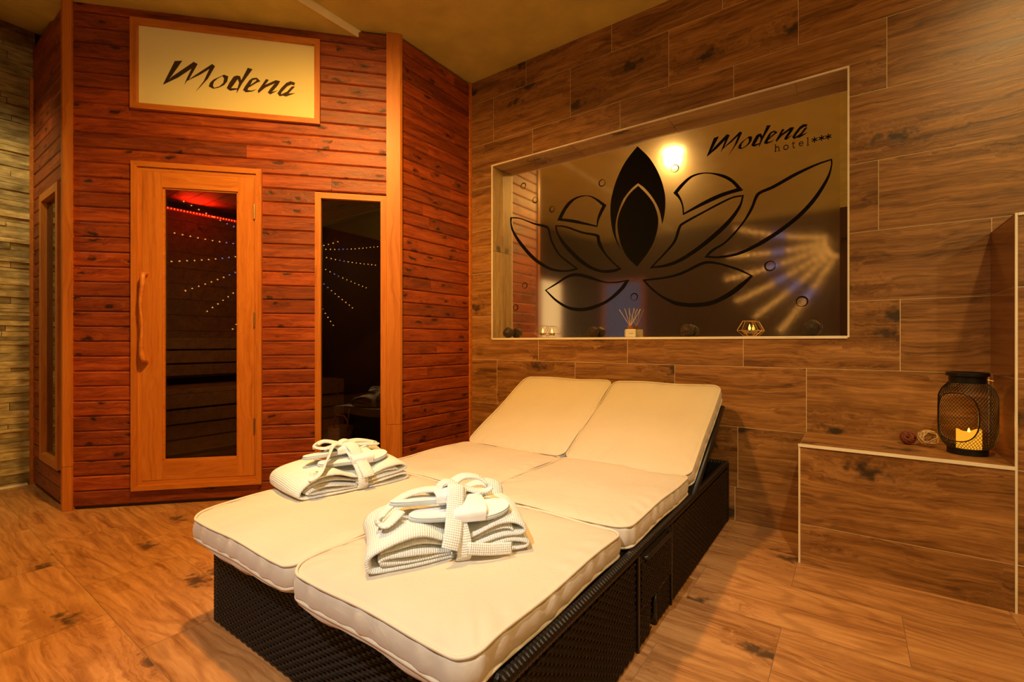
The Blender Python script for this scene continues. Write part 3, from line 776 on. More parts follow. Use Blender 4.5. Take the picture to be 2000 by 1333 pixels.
PET = [
 (LA, [(1010,60),(1100,150),(1170,270),(1210,400),(1216,500),(1207,580),(1192,640),(1185,590),(1165,520),(1120,440),(1060,370),(1012,335),(960,380),(900,460),(862,560),(845,650),(852,740),(885,830),(850,765),(822,680),(808,560),(815,450),(850,320),(905,200),(960,120)], None),
 (LA, [(1015,355),(1080,420),(1130,490),(1160,580),(1160,660),(1130,770),(1080,860),(1005,955),(930,880),(880,770),(860,650),(875,560),(920,460),(965,400)], None),
 (LA, [(413,612),(445,545),(490,480),(550,440),(620,426),(690,440),(778,497),(745,560),(722,610),(710,662),(620,645),(520,628)], [(445,597),(480,530),(530,470),(580,440),(640,432),(690,455),(748,503),(722,560),(708,610),(706,650),(620,628),(540,608)]),
 (LA, [(398,648),(480,655),(600,695),(690,710),(725,722),(735,770),(770,850),(830,920),(893,975),(830,998),(740,1000),(640,965),(540,890),(450,790),(405,700)], [(408,656),(480,668),(590,708),(680,726),(706,738),(715,790),(760,860),(815,920),(868,968),(820,978),(740,980),(650,943),(560,870),(465,770),(417,700)]),
 (LA, [(63,588),(130,592),(240,630),(330,650),(355,680),(375,760),(430,860),(500,920),(570,975),(520,990),(430,995),(340,975),(230,905),(130,790),(75,690),(62,620)], [(74,596),(140,603),(245,645),(325,668),(345,690),(365,770),(415,860),(480,920),(546,968),(500,980),(430,980),(350,957),(245,885),(147,775),(90,690),(72,630)]),
 (LA, [(320,1132),(400,1080),(490,1020),(560,1005),(640,1020),(760,1065),(850,1068),(950,1053),(900,1130),(800,1215),(700,1265),(600,1288),(500,1275),(400,1215)], [(332,1132),(410,1088),(490,1040),(560,1028),(640,1045),(750,1074),(850,1078),(916,1067),(870,1125),(780,1203),(690,1243),(600,1263),(500,1253),(410,1203)]),
 (LB, [(57,408),(110,345),(180,285),(260,258),(350,258),(440,275),(510,315),(578,388),(450,425),(300,490),(128,573),(122,510),(100,455)], [(90,405),(140,345),(200,290),(280,264),(350,268),(430,295),(490,330),(530,373),(400,415),(280,472),(137,556),(131,500),(115,450)]),
 (LB, [(582,422),(500,435),(400,480),(250,560),(130,625),(95,660),(60,760),(0,840),(-119,968),(0,958),(110,920),(240,840),(380,730),(490,620),(560,510)], [(568,434),(500,447),(400,495),(250,575),(142,637),(112,665),(75,770),(0,858),(-95,956),(0,938),(100,898),(220,820),(350,715),(470,600),(545,500)]),
 (LB, [(1238,152),(1120,190),(960,260),(800,350),(700,395),(665,430),(630,520),(560,640),(440,770),(340,830),(287,888),(400,893),(540,870),(700,800),(860,700),(1000,590),(1120,460),(1210,310),(1240,200)], [(1229,164),(1120,205),(970,280),(810,370),(715,410),(682,446),(642,540),(572,645),(460,770),(370,830),(314,876),(400,878),(540,850),(690,775),(840,680),(980,570),(1100,440),(1193,300),(1228,210)]),
 (LB, [(652,1025),(540,970),(400,928),(310,915),(240,935),(120,995),(0,1030),(-174,1053),(-130,1105),(-60,1165),(0,1205),(80,1245),(200,1258),(330,1245),(450,1195),(560,1120)], [(630,1025),(530,982),(400,942),(310,934),(245,955),(120,1015),(0,1045),(-150,1062),(-110,1105),(-50,1155),(0,1185),(90,1218),(200,1228),(330,1213),(440,1163),(545,1090)]),
]
for fn, o_, h_ in PET:
    lp = [smooth_loop(todecal(o_, fn))]
    if h_: lp.append(smooth_loop(todecal(h_, fn)))
    loops_mesh(lp, YD).build('petal', M_BLACK, I4, mir)
for (cx_, cy_, rr) in [(1022,363,6),(1045,391,6),(1078,409,6),(1175.5,357.5,7),(1318,329,8),(1503.5,520,10),(1566.5,589,10.5),(1025,558,6),(1007,601,6),(1238.5,580,7.5)]:
    c0 = on_y(cx_, cy_, YD); r_ = (on_y(cx_, cy_-rr, YD)-c0).length
    th_ = rs.uniform(0, 6)
    oo = [(c0.x+r_*math.cos(a*math.pi/12), c0.z+r_*math.sin(a*math.pi/12)) for a in range(24)]
    hh = [(c0.x+r_*.1*math.cos(th_)+r_*.82*math.cos(a*math.pi/12), c0.z+r_*.1*math.sin(th_)+r_*.82*math.sin(a*math.pi/12)) for a in range(24)]
    loops_mesh([oo, hh], YD).build('ring', M_BLACK, I4, mir)
# lettering on the mirror: same letters mapped by a three-point affine
def zm(u, v): return on_y(1360+u/6.667, 220+v/6.667, YD)
src = [on_s(*z1p(222,498)), on_s(*z1p(1225,314)), on_s(*z1p(1742,598))]
dst = [zm(135,572), zm(945,166), zm(1450,260)]; dst = [(p.x, p.z) for p in dst]
Ms = Matrix(((src[0][0],src[1][0],src[2][0]),(src[0][1],src[1][1],src[2][1]),(1,1,1)))
Md = Matrix(((dst[0][0],dst[1][0],dst[2][0]),(dst[0][1],dst[1][1],dst[2][1]),(1,1,1)))
AF = Md @ Ms.inverted()
lm = MB()
def af(p): q = AF @ Vector((p[0], p[1], 1)); return (q.x, q.y)
for k_, (lo, hi) in LETW.items():
    mm = loops_mesh([[af(p) for p in lo]]+([[af(p) for p in hi]] if hi else []), YD); lm.add(mm.v, mm.f)
lm.build('lettering', M_BLACK, I4, mir, label='black slanted lettering reading Modena')
# hotel*** : stroked serif letters; unit = x-height
def stroke(m, pts, w):
    for i in range(len(pts)-1):
        a = Vector(pts[i]); b = Vector(pts[i+1]); d = (b-a)
        if d.length < 1e-9: continue
        d.normalize(); nrm = Vector((-d.y, d.x)); ww = w[i] if isinstance(w, list) else w
        a2, b2 = a-d*ww*.25, b+d*ww*.25
        q = [a2+nrm*ww/2, b2+nrm*ww/2, b2-nrm*ww/2, a2-nrm*ww/2]
        bidx = len(m.v); m.v += [(p.x, YD, p.y) for p in q]; m.f.append((bidx, bidx+1, bidx+2, bidx+3))
def arc(cx, cz, rx, rz, a0, a1, n=14): return [(cx+rx*math.cos(math.radians(a0+(a1-a0)*i/n)), cz+rz*math.sin(math.radians(a0+(a1-a0)*i/n))) for i in range(n+1)]
xh = .0235
GL = {'h': [([(.15,0),(.15,1.55)],.15),([(0,1.5),(.15,1.5)],.08),([(0,.03),(.32,.03)],.08),(arc(.48,.62,.33,.36,170,0)+[(.81,0)],.13),([(.62,.03),(1.0,.03)],.08)],
 'o': [(arc(.48,.5,.40,.46,0,360,22),.15)],
 't': [([(.25,1.35),(.25,.2)]+arc(.45,.2,.2,.17,180,300,6),.14),([(0,.97),(.6,.97)],.09)],
 'e': [([(.12,.55),(.84,.55)]+arc(.48,.52,.37,.44,5,320,20),.12)],
 'l': [([(.2,0),(.2,1.6)],.15),([(.02,1.55),(.2,1.55)],.08),([(0,.03),(.4,.03)],.08)]}
m = MB()
for ch, (u, v) in zip('hotel', [(1020,512),(1132,490),(1243,466),(1330,446),(1437,430)]):
    o0 = zm(u, v)
    for pts, w in GL[ch]: stroke(m, [(o0.x+p[0]*xh, o0.z+p[1]*xh) for p in pts], w*xh)
for (u, v) in [(1540,352),(1630,331),(1717,313)]:
    o0 = zm(u, v)
    for a in range(6):
        t = math.radians(90+60*a); stroke(m, [(o0.x, o0.z), (o0.x+.0125*math.cos(t), o0.z+.0125*math.sin(t))], .0042)
m.build('lettering', M_BLACK, I4, mir, label='small black lettering reading hotel with three asterisks')

# ------------------------------------------------------------------ double sun lounger
LX0, LX1, LY0, LY1, LZ = -1.658, -.4955, .662, 2.545, .298
LW = T((LX0+LX1)/2, 1.6, 0)
lg = empty('double_sun_lounger', LW, label='double sun lounger with dark brown woven wicker base and raised backrest', cat='sun lounger')
def weave(Wf, L_, Hh, parent, name='wicker_panel', p=.0100, rib=.017, amp=.0022, x0=0, z0=0):
    """ribbons woven over upright ribs; panel in the xz-plane of Wf, facing -y"""
    m = MB(); n = int(Hh/p); steps = int(L_/rib*2)
    for r in range(n):
        za = z0+r*p+.0007; zb = z0+(r+1)*p-.0007; ph = (r % 2)*math.pi
        b = len(m.v)
        for i in range(steps+1):
            x = x0+L_*i/steps; y = -amp*math.sin(i*math.pi/2+ph+math.pi/4)
            sk = .0016*math.sin(i*math.pi/2+ph)
            m.v += [(x, y+.0016, za+sk), (x, y-.0013, (za+zb)/2+sk), (x, y+.0016, zb+sk)]
        for i in range(steps):
            for k in range(2):
                a = b+i*3+k; m.f.append((a, a+3, a+4, a+1))
    return m.build(name, M_WICKER, Wf, parent)
# front panel
m = MB(); m.box((LX0+.01, LY0+.008, .004), (LX1-.01, LY0+.03, LZ-.02)); m.build('front_board', M_WICKER2, I4, lg)
weave(T(LX0+.02, LY0+.002, .004), LX1-LX0-.04, LZ-.03, lg)
# right side panel (faces +X) : local x = -? use frame facing
WRS = T(LX1-.002, 0, .004) @ RZ(math.pi/2)
m = MB(); m.box((LX1-.03, LY0+.01, .11), (LX1-.008, LY1-.01, LZ-.02)); m.box((LX1-.03, LY0+.01, .004), (LX1-.008, 1.425, .11)); m.box((LX1-.03, 1.475, .004), (LX1-.008, LY1-.01, .11))
m.build('side_board', M_WICKER2, I4, lg)
weave(WRS, 1.29-LY0-.02, LZ-.034, lg, x0=LY0+.02)
weave(WRS, LY1-1.62-.02, LZ-.034, lg, x0=1.62)
weave(WRS, .10, .10, lg, x0=1.32); weave(WRS, .12, .10, lg, x0=1.48)
m = MB(); m.tube([(LX1-.010, 1.472, .004), (LX1-.010, 1.472, .075), (LX1-.010, 1.50, .105), (LX1-.010, 1.6, .108)], .010, 8); m.build('notch_binding', M_WICKER, I4, lg, smooth=True)
# drawer front
dg = empty('drawer', T(LX1, 1.45, .2), lg)
m = MB(); m.box((LX1-.006, 1.315, .112), (LX1+.003, 1.60, LZ-.026), .002); m.build('drawer_board', M_WICKER2, I4, dg)
weave(T(LX1+.006, 0, .116) @ RZ(math.pi/2), .272, LZ-.165, dg, x0=1.322, amp=.002)
m = MB(); m.tube([(LX1+.004, 1.34, LZ-.036), (LX1+.014, 1.35, LZ-.034), (LX1+.014, 1.56, LZ-.034), (LX1+.004, 1.57, LZ-.036)], .006, 8); m.build('drawer_handle', M_WICKER, I4, dg, smooth=True)
m = MB()
for y in (1.306, 1.61): m.box((LX1-.004, y-.005, .004), (LX1+.004, y+.005, LZ-.02), .001)
m.build('side_batten', M_WICKER, I4, lg)
# left, back, deck
m = MB(); m.box((LX0, LY0+.01, .004), (LX0+.024, LY1-.01, LZ-.01)); m.build('side_board', M_WICKER2, I4, lg)
weave(T(LX0, 0, .004) @ RZ(-math.pi/2), LY1-LY0-.04, LZ-.03, lg, x0=-LY1+.02)
m = MB(); m.box((LX0, LY1-.03, .004), (LX1, LY1, LZ-.01)); m.build('head_board', M_WICKER2, I4, lg)
m = MB(); m.box((LX0+.03, LY0+.035, LZ-.04), (LX1-.03, 1.90, LZ-.006)); m.box((LX0+.03, LY0+.04, .03), (LX1-.03, LY1-.03, .04)); m.build('deck', M_WICKER2, I4, lg)
# wrapped rail round the top edge (strands wound across it)
def wrapped(pts, r, pitch, name, parent):
    m = MB(); P = [Vector(p) for p in pts]
    m.tube(P, r*.93, 8)
    for i in range(len(P)-1):
        d = P[i+1]-P[i]; n = int(d.length/pitch); t = d.normalized(); up = Vector((0,0,1)) if abs(t.z) < .9 else Vector((1,0,0))
        u = t.cross(up).normalized(); w = u.cross(t)
        for k in range(n):
            c = P[i]+d*((k+.5)/n); b = len(m.v)
            for s_, rr in ((-.46, .93), (-.2, 1.06), (.2, 1.06), (.46, .93)):
                for q in range(10):
                    a = 2*math.pi*q/10; m.v.append(tuple(c+t*pitch*s_+(u*math.cos(a)+w*math.sin(a))*r*rr))
            for s_ in range(3):
                for q in range(10):
                    m.f.append((b+s_*10+q, b+s_*10+(q+1) % 10, b+(s_+1)*10+(q+1) % 10, b+(s_+1)*10+q))
    return m.build(name, M_WICKER, I4, parent, smooth=False)
RZt = LZ-.013
wrapped([(LX1-.012, LY0+.005, RZt), (LX1-.012, LY1-.006, RZt)], .0145, .0125, 'top_rail', lg)
wrapped([(LX0+.012, LY0+.005, RZt), (LX0+.012, LY1-.006, RZt)], .0145, .0125, 'top_rail', lg)
wrapped([(LX0+.012, LY0+.012, RZt), (LX1-.012, LY0+.012, RZt)], .0145, .0125, 'top_rail', lg)
wrapped([(LX0+.012, LY1-.012, RZt), (LX1-.012, LY1-.012, RZt)], .0145, .0125, 'top_rail', lg)
wrapped([(LX1-.012, LY0+.012, .004), (LX1-.012, LY0+.012, RZt)], .011, .010, 'corner_binding', lg)
wrapped([(LX0+.012, LY0+.012, .004), (LX0+.012, LY0+.012, RZt)], .011, .010, 'corner_binding', lg)
wrapped([(LX1-.012, LY1-.010, .004), (LX1-.012, LY1-.010, RZt)], .011, .010, 'corner_binding', lg)
# backrest frames
BANG = math.radians(28.6); HY, HZc = 1.905, .300
def backW(xc): return T(xc, HY, HZc) @ RX(BANG)
for xc in (-1.37, -.785):
    Wb = backW(xc)
    m = MB(); m.box((-.28, .0, -.030), (.28, .60, -.004), .004); m.build('backrest_frame', M_WICKER2, Wb, lg)
    m = MB(); m.tube([(-.28,.0,-.016),(-.28,.60,-.016),(.28,.60,-.016),(.28,.0,-.016)], .015, 8); m.build('backrest_rail', M_WICKER, Wb, lg, smooth=True)
    m = MB(); m.tube([(-.2,.42,-.03),(-.2,.45,-.10)], .008, 6); m.tube([(.2,.42,-.03),(.2,.45,-.10)], .008, 6); m.build('prop_stay', M_LANT, Wb, lg)

# ------------------------------------------------------------------ cushions
def rrect(w, l, r, n=10):
    pts = []
    for cx, cy, a0 in ((w/2-r, l/2-r, 0), (-w/2+r, l/2-r, 90), (-w/2+r, -l/2+r, 180), (w/2-r, -l/2+r, 270)):
        for i in range(n+1):
            a = math.radians(a0+90*i/n); pts.append((cx+r*math.cos(a), cy+r*math.sin(a)))
    # subdivide straight runs
    out = []
    for i in range(len(pts)):
        a = pts[i]; b = pts[(i+1) % len(pts)]; d = math.hypot(b[0]-a[0], b[1]-a[1]); k = max(1, int(d/.012))
        for j in range(k): out.append((a[0]+(b[0]-a[0])*j/k, a[1]+(b[1]-a[1])*j/k))
    return out
def cushion(parent, name, Wm, w, l, t, seed, droop=0.0, rad=.045, skirt=0.0):
    """section of a box cushion: bottom at z=0, top at z=t"""
    base = rrect(w, l, rad); n = len(base); m = MB()
    rr = random.Random(seed); ph = [rr.uniform(0, 6) for _ in range(8)]
    def dz(x, y, amp=1):
        v = .0028*math.sin(x*17+ph[0])+.0028*math.sin(y*15+ph[1])
        if droop and y < -l/2+.10:
            v -= droop*((-l/2+.10-y)/.10)**2
        return v*amp
    def wr(x, y, k):   # wrinkles across the boxing
        return .0024*math.sin(k*1.1+ph[2])*math.sin(k*.19+ph[3])
    rings = [(-.55, 0, 0, 'b'), (-.12, 0, 0, 'b'), (0, .004, 0, 's'), (0, .2, .0035, 's'), (0, .5, .006, 's'), (0, .8, .0035, 's'), (0, .975, 0, 's'), (-.014, .965, 0, 't'), (-.035, 1.04, 0, 't'), (-.075, 1.10, 0, 't'), (-.14, 1.15, 0, 't'), (-.21, 1.165, 0, 't'), (-.3, 1.175, 0, 't'), (-.55, 1.185, 0, 't'), (-.8, 1.19, 0, 't')]
    for ins, zf, out, ty in rings:
        for k, (x, y) in enumerate(base):
            s_ = 1+ins; d = math.hypot(x, y)
            px_, py_ = x*s_, y*s_
            if ty == 's':
                q = out+wr(x, y, k); px_ += x/d*q*1.2; py_ += y/d*q*1.2
            z = zf*t*(1 if ty != 't' else 1)
            z += dz(px_, py_)
            if ty == 't':
                z += mnoise.noise(Vector((px_*9+seed*3, py_*9, seed)))*.004 + abs(mnoise.noise(Vector((px_*26, py_*26, seed*2.)))) * .0022*max(0, 1+ins*2.2)
                e_ = math.exp(-((-ins-.10)/.07)**2)
                z += .0021*e_*math.sin(k*.95+2.5*mnoise.noise(Vector((k*.11, seed, 0))))*(.25+max(0, mnoise.noise(Vector((k*.045, seed*1.7, 3.)))*2.2))
            m.v.append((px_, py_, z))
    for i in range(len(rings)-1):
        for k in range(n): m.f.append((i*n+k, i*n+(k+1) % n, (i+1)*n+(k+1) % n, (i+1)*n+k))
    m.f.append(tuple(range(n))[::-1])
    b = len(m.v); m.v.append((0, 0, t*1.19+dz(0, 0))); last = (len(rings)-1)*n
    for k in range(n): m.f.append((last+k, last+(k+1) % n, b))
    o = m.build(name, M_CUSH, Wm, parent, smooth=True)
    pt_ = MB()
    pt_.tube([(x*1.002, y*1.002, t*1.01+dz(x, y)) for x, y in base], .0040, 6, closed=True)
    pt_.tube([(x*1.003, y*1.003, .002+dz(x, y)) for x, y in base], .0042, 6, closed=True)
    pt_.build('piping', M_PIPE, Wm, o, smooth=True)
    if skirt:
        sk = MB(); fr = [p for p in base if p[1] < -l/2+.09]; fr.sort(key=lambda p: p[0]); a_ = len(fr); low = []
        for j, (ins, zf) in enumerate(((-.001, .05), (-.002, -.35), (.008, -.75), (.022, -1.0))):
            for k, (x, y) in enumerate(fr):
                u = (x+w/2)/w; sag = (.35+.65*math.sin(math.pi*min(1, max(0, u)))**.6)*(1+.25*math.sin(u*9+ph[4]))
                wz = .003*math.sin(k*.55+ph[4])*(j/3)
                q = (x*(1-.012*j), y+ins+wz, dz(x, y)+zf*skirt*sag)
                sk.v.append(q)
                if j == 3: low.append(q)
        for j in range(3):
            for k in range(a_-1): sk.f.append((j*a_+k, j*a_+k+1, (j+1)*a_+k+1, (j+1)*a_+k))
        sk.build('hanging_edge', M_CUSH, Wm, o, smooth=True)
        sk = MB(); sk.tube(low, .0036, 6); sk.build('hem', M_PIPE, Wm, o, smooth=True)
    return o
CT = .058
def pad(x0, x1, foot0, foot1, seat1, fdx, seed, label):
    xc = (x0+x1)/2; w = x1-x0
    r = empty('lounger_cushion', T(xc, 1.2, LZ), label=label, cat='cushion')
    fx = xc+fdx
    cushion(r, 'foot_section', T(fx, (foot0+foot1)/2, LZ+.003), w+.003, foot1-foot0-.008, CT, seed, droop=.012, skirt=.030)
    cushion(r, 'seat_section', T(xc, (foot1+seat1)/2, LZ+.004), w, seat1-foot1-.010, CT+.004, seed+1)
    cushion(r, 'back_section', backW(xc) @ T(0, .345, .004), w, .645, CT, seed+2)
    return r
pad(-1.660, -1.078, .605, 1.293, 1.905, -.016, 3, 'cream piped lounger cushion on the left half, nearer the sauna')
pad(-1.072, -.512, .595, 1.262, 1.905, -.010, 8, 'cream piped lounger cushion on the right half, nearer the bench')

# ------------------------------------------------------------------ folded bathrobes with slippers
def ribbon_sweep(prof, y0, y1, th, ny=14, nfun=None, n=7):
    """sheet with profile (x,z) swept along y, real thickness; returns verts, faces, uv"""
    P = catmull([(x, 0, z) for x, z in prof], n); m = len(P); V = []; Fc = []; U = []
    s = [0]
    for i in range(1, m): s.append(s[-1]+(P[i]-P[i-1]).length)
    nr = []
    for i in range(m):
        t = P[min(i+1, m-1)]-P[max(i-1, 0)]; t.normalize(); nr.append(Vector((-t.z, 0, t.x)))
    for side in (1, -1):
        for i in range(m):
            for j in range(ny+1):
                v = j/ny; y = y0+(y1-y0)*v
                ed = min(v, 1-v)*ny; kk = .55 if ed < .5 else 1
                p = P[i]+nr[i]*side*th/2*kk; q = Vector((p.x, y, p.z))
                if nfun: q = nfun(q, s[i], v)
                V.append(tuple(q)); U.append((s[i], y))
    st = m*(ny+1)
    for i in range(m-1):
        for j in range(ny):
            a = i*(ny+1)+j
            Fc.append((a, a+1, a+ny+2, a+ny+1)); Fc.append((st+a, st+a+ny+1, st+a+ny+2, st+a+1))
    for i in range(m-1):
        a = i*(ny+1); Fc.append((a, a+ny+1, st+a+ny+1, st+a)); a += ny; Fc.append((a, st+a, st+a+ny+1, a+ny+1))
    for j in range(ny):
        Fc.append((j, st+j, st+j+1, j+1)); a = (m-1)*(ny+1)+j; Fc.append((a, a+1, st+a+1, st+a))
    return V, Fc, U
def strap(pts, wdir, width, th, Wm, parent, name, mat=None, n=6):
    P = catmull(pts, n); m = len(P)
    Wd = [Vector(w) for w in wdir]; V = []; U = []; Fc = []
    s = 0
    for i, p in enumerate(P):
        f = i/(m-1)*(len(Wd)-1); k = min(int(f), len(Wd)-2); w = (Wd[k].lerp(Wd[k+1], f-k)).normalized()
        t = (P[min(i+1, m-1)]-P[max(i-1, 0)]).normalized(); w = (w-t*w.dot(t)).normalized(); nn = t.cross(w)
        if i: s += (p-P[i-1]).length
        for (a, b) in ((-.5, -.25), (-.42, -.5), (0, -.55), (.42, -.5), (.5, -.25), (.5, .25), (.42, .5), (0, .55), (-.42, .5), (-.5, .25)):
            V.append(tuple(p+w*width*a+nn*th*b)); U.append((s, width*a))
    for i in range(m-1):
        for k in range(10): Fc.append((i*10+k, i*10+(k+1) % 10, (i+1)*10+(k+1) % 10, (i+1)*10+k))
    Fc.append(tuple(range(10))[::-1]); Fc.append(tuple((m-1)*10+k for k in range(10)))
    mb = MB(); mb.v = V; mb.f = Fc
    return mb.build(name, mat or M_WAFFLE, Wm, parent, smooth=True, uv=U)
def robe(Wm, label, seed, var):
    r = empty('folded_bathrobe', Wm, label=label, cat='bathrobe')
    def nf_(q, s, v):
        k = (v-.5)
        nz = mnoise.noise(Vector((q.x*11+seed, q.y*11, q.z*14)))
        pinch = math.exp(-((q.x-.02)/.065)**2)
        fr = max(0, -k)*2
        q.z *= (1-.12*k*k*4)*(1-(.10+.26*fr)*pinch)*(1-.16*fr*(1-math.exp(-((q.x+.02)/.16)**2)))
        q.z += nz*.006 if q.z > .02 else 0
        q.x += .012*math.sin(k*3+seed)+nz*.005
        q.y += .010*math.sin(q.x*9+seed)+.02*pinch*(-k)+nz*.005
        q.z = max(q.z, .0035)
        return q
    L1 = [(.01,.009),(-.09,.010),(-.155,.010),(-.188,.016),(-.196,.036),(-.182,.060),(-.140,.080),(-.07,.087),(-.01,.076),(.05,.076),(.11,.088),(.160,.088),(.188,.072),(.180,.056),(.13,.052),(.06,.046),(0,.040)]
    L2 = [(.0,.030),(-.05,.040),(-.10,.045),(-.150,.040),(-.168,.031),(-.150,.024),(-.09,.023),(-.0,.022)]
    L5 = [(.0,.052),(-.05,.062),(-.10,.062),(-.150,.052),(-.165,.046)]
    L3 = [(0,.020),(.06,.028),(.12,.035),(.165,.037),(.195,.028),(.188,.012),(.14,.0085),(.07,.008),(.0,.008)]
    L4 = [(.0,.054),(.05,.062),(.10,.071),(.145,.070),(.158,.063)]
    for i, (L_, y0, y1, th) in enumerate(((L1, -.125, .125, .013), (L2, -.122, .12, .013), (L3, -.128, .122, .013), (L4, -.120, .12, .011), (L5, -.108, .12, .011))):
        V, Fc, U = ribbon_sweep(L_, y0, y1, th, nfun=nf_)
        mb = MB(); mb.v = V; mb.f = Fc; mb.build('outer_fold' if i == 0 else 'inner_fold', M_WAFFLE, Wm, r, smooth=True, uv=U)
    # collar / sleeve rolls on top at the back
    V, Fc, U = ribbon_sweep([(.03,.085),(.07,.115),(.12,.125),(.165,.112),(.18,.09),(.15,.084),(.09,.088)], .035, .12, .010, ny=8, nfun=nf_)
    mb = MB(); mb.v = V; mb.f = Fc; mb.build('inner_fold', M_WAFFLE, Wm, r, smooth=True, uv=U)
    bl = .036
    b = empty('belt', Wm, r)
    # band round the middle
    strap([(.02,.128,.006),(.02,.136,.05),(.02,.10,.098),(.015,.02,.128),(.012,-.05,.128),(.018,-.100,.088),(.022,-.128,.052),(.022,-.134,.02),(.02,-.126,.005)], [(1,0,0),(1,0,0),(1,0,0)], bl, .007, Wm, b, 'belt_band')
    # knot
    strap([(-.016,-.03,.132),(-.010,-.012,.150),(.012,-.008,.158),(.034,-.014,.148),(.038,-.034,.132)], [(0,1,.1),(0,1,0),(.1,1,0)], .034, .010, Wm, b, 'belt_knot')
    # tails
    if var == 0:
        strap([(.030,-.02,.150),(.022,-.050,.152),(.008,-.095,.108),(-.006,-.132,.068),(-.016,-.145,.042)], [(.95,-.1,-.1),(.95,-.1,-.2),(.93,0,-.3)], .042, .007, Wm, b, 'belt_tail')
        strap([(-.01,-.02,.145),(-.05,.0,.142),(-.10,.0,.132),(-.150,-.035,.112),(-.165,-.06,.098),(-.150,-.075,.094),(-.115,-.05,.112)], [(.1,1,.1),(-.2,1,0),(-.3,1,.2)], .030, .007, Wm, b, 'belt_tail')
        strap([(.02,.0,.148),(.06,.02,.160),(.105,.02,.152),(.125,.0,.130),(.10,-.015,.126),(.05,-.01,.140)], [(0,1,.2),(.1,1,0),(.1,1,0)], .036, .007, Wm, b, 'belt_loop')
        strap([(.03,-.138,.034),(.08,-.139,.025),(.14,-.137,.018)], [(0,.2,1),(0,.2,1)], .028, .007, Wm, b, 'belt_tail')
    else:
        strap([(.01,-.02,.152),(.02,-.06,.140),(.03,-.105,.095),(.035,-.142,.062),(.036,-.150,.050)], [(1,-.1,0),(1,0,.1),(1,0,.1)], .040, .007, Wm, b, 'belt_tail')
        strap([(-.01,-.02,.150),(-.045,-.04,.150),(-.085,-.085,.118),(-.12,-.12,.088),(-.15,-.13,.074),(-.135,-.10,.078)], [(.4,1,.1),(.5,1,0),(.6,1,.2)], .032, .007, Wm, b, 'belt_tail')
        strap([(-.005,.0,.148),(-.05,.03,.158),(-.085,.025,.145),(-.06,.0,.138),(-.01,-.005,.142)], [(0,1,.2),(.1,1,0),(.1,1,0)], .030, .007, Wm, b, 'belt_loop')
        strap([(.02,-.005,.150),(.07,.01,.148),(.12,.015,.136),(.14,.0,.128),(.10,-.008,.132),(.04,-.005,.142)], [(0,1,.3),(.1,1,.2),(.1,1,.1)], .028, .007, Wm, b, 'belt_loop')
    return r
def slipper(Wm, label):
    """heel toward -x, toe toward +x, sole at z=0"""
    r = empty('slipper', Wm, label=label, cat='slipper', group=None)
    def outline(k, sc=1.0):
        pts = []
        for i in range(40):
            a = 2*math.pi*i/40; c, s_ = math.cos(a), math.sin(a)
            x = .128*math.copysign(abs(c)**.85, c); hw = .040+.009*math.tanh(x*22)-.004*math.exp(-((x+.01)/.05)**2)
            pts.append((x*sc, hw*math.copysign(abs(s_)**.8, s_)*sc*1.02))
        return pts
    def slab(name, z0, z1, sc, mat, curl=0):
        m = MB(); n = 40
        for sc2, z in ((sc*.97, z0), (sc, z0+.002), (sc, z1-.002), (sc*.975, z1), (sc*.6, z1-.0015)):
            for x, y in outline(0, sc2): m.v.append((x, y, z+.010*max(0, (x-.04)/.09)**2))
        for i in range(4):
            for k in range(n): m.f.append((i*n+k, i*n+(k+1) % n, (i+1)*n+(k+1) % n, (i+1)*n+k))
        m.f.append(tuple(range(n))[::-1]); m.f.append(tuple(4*n+k for k in range(n))); m.build(name, mat, Wm, r, smooth=False)
    slab('sole', 0, .009, 1.0, M_SOLE); slab('footbed', .009, .014, .985, M_SLIP)
    m = MB(); nx, na = 8, 28; th = .004
    for sgn in (0, 1):
        for i in range(nx+1):
            x = -.022+.076*i/nx
            for j in range(na+1):
                a = math.pi*j/na; hw = .050-.002*abs(i-4)/4; h = .027+.003*math.sin(i/nx*3.1)+.004*i/nx
                m.v.append((x+.006*math.sin(a)*(1 if i == nx else 0), (hw-th*sgn)*math.copysign(abs(math.cos(a))**.8, math.cos(a)), (.005+(h-th*sgn)*max(0, math.sin(a))**.42)))
    st = (nx+1)*(na+1)
    for i in range(nx):
        for j in range(na):
            a = i*(na+1)+j; m.f.append((a, a+1, a+na+2, a+na+1)); m.f.append((st+a, st+a+na+1, st+a+na+2, st+a+1))
    for j in range(na):
        m.f.append((j, st+j, st+j+1, j+1)); a = nx*(na+1)+j; m.f.append((a, a+1, st+a+1, st+a))
    for i in range(nx):
        a = i*(na+1); m.f.append((a, a+na+1, st+a+na+1, st+a)); a += na; m.f.append((a, st+a, st+a+na+1, a+na+1))
    m.build('toe_band', M_SLIP, Wm, r)
    return r
ZC = LZ+CT*1.19+.004
RW2 = T(-.866, .893, ZC-.001) @ RZ(math.radians(56.9)); RW1 = T(-1.532, 1.045, ZC-.001) @ RZ(math.radians(79.4))
robe(RW2, 'white waffle bathrobe folded and belted on the nearer right cushion', 1.0, 0)
robe(RW1, 'white waffle bathrobe folded and belted on the left cushion', 4.0, 1)
slipper(RW2 @ T(.030, -.062, .089) @ RX(math.radians(8)) @ RZ(math.radians(-4)), 'white open-toe slipper under the belt of the nearer robe, the lower front one')
slipper(RW2 @ T(-.012, -.012, .112) @ RX(math.radians(-6)) @ RZ(math.radians(6)) @ RY(math.radians(2)), 'white slipper under the belt of the nearer robe, the upper rear one')
slipper(RW1 @ T(.022, -.055, .089) @ RX(math.radians(8)) @ RZ(math.radians(-3)), 'white open-toe slipper under the belt of the farther robe, the lower front one')
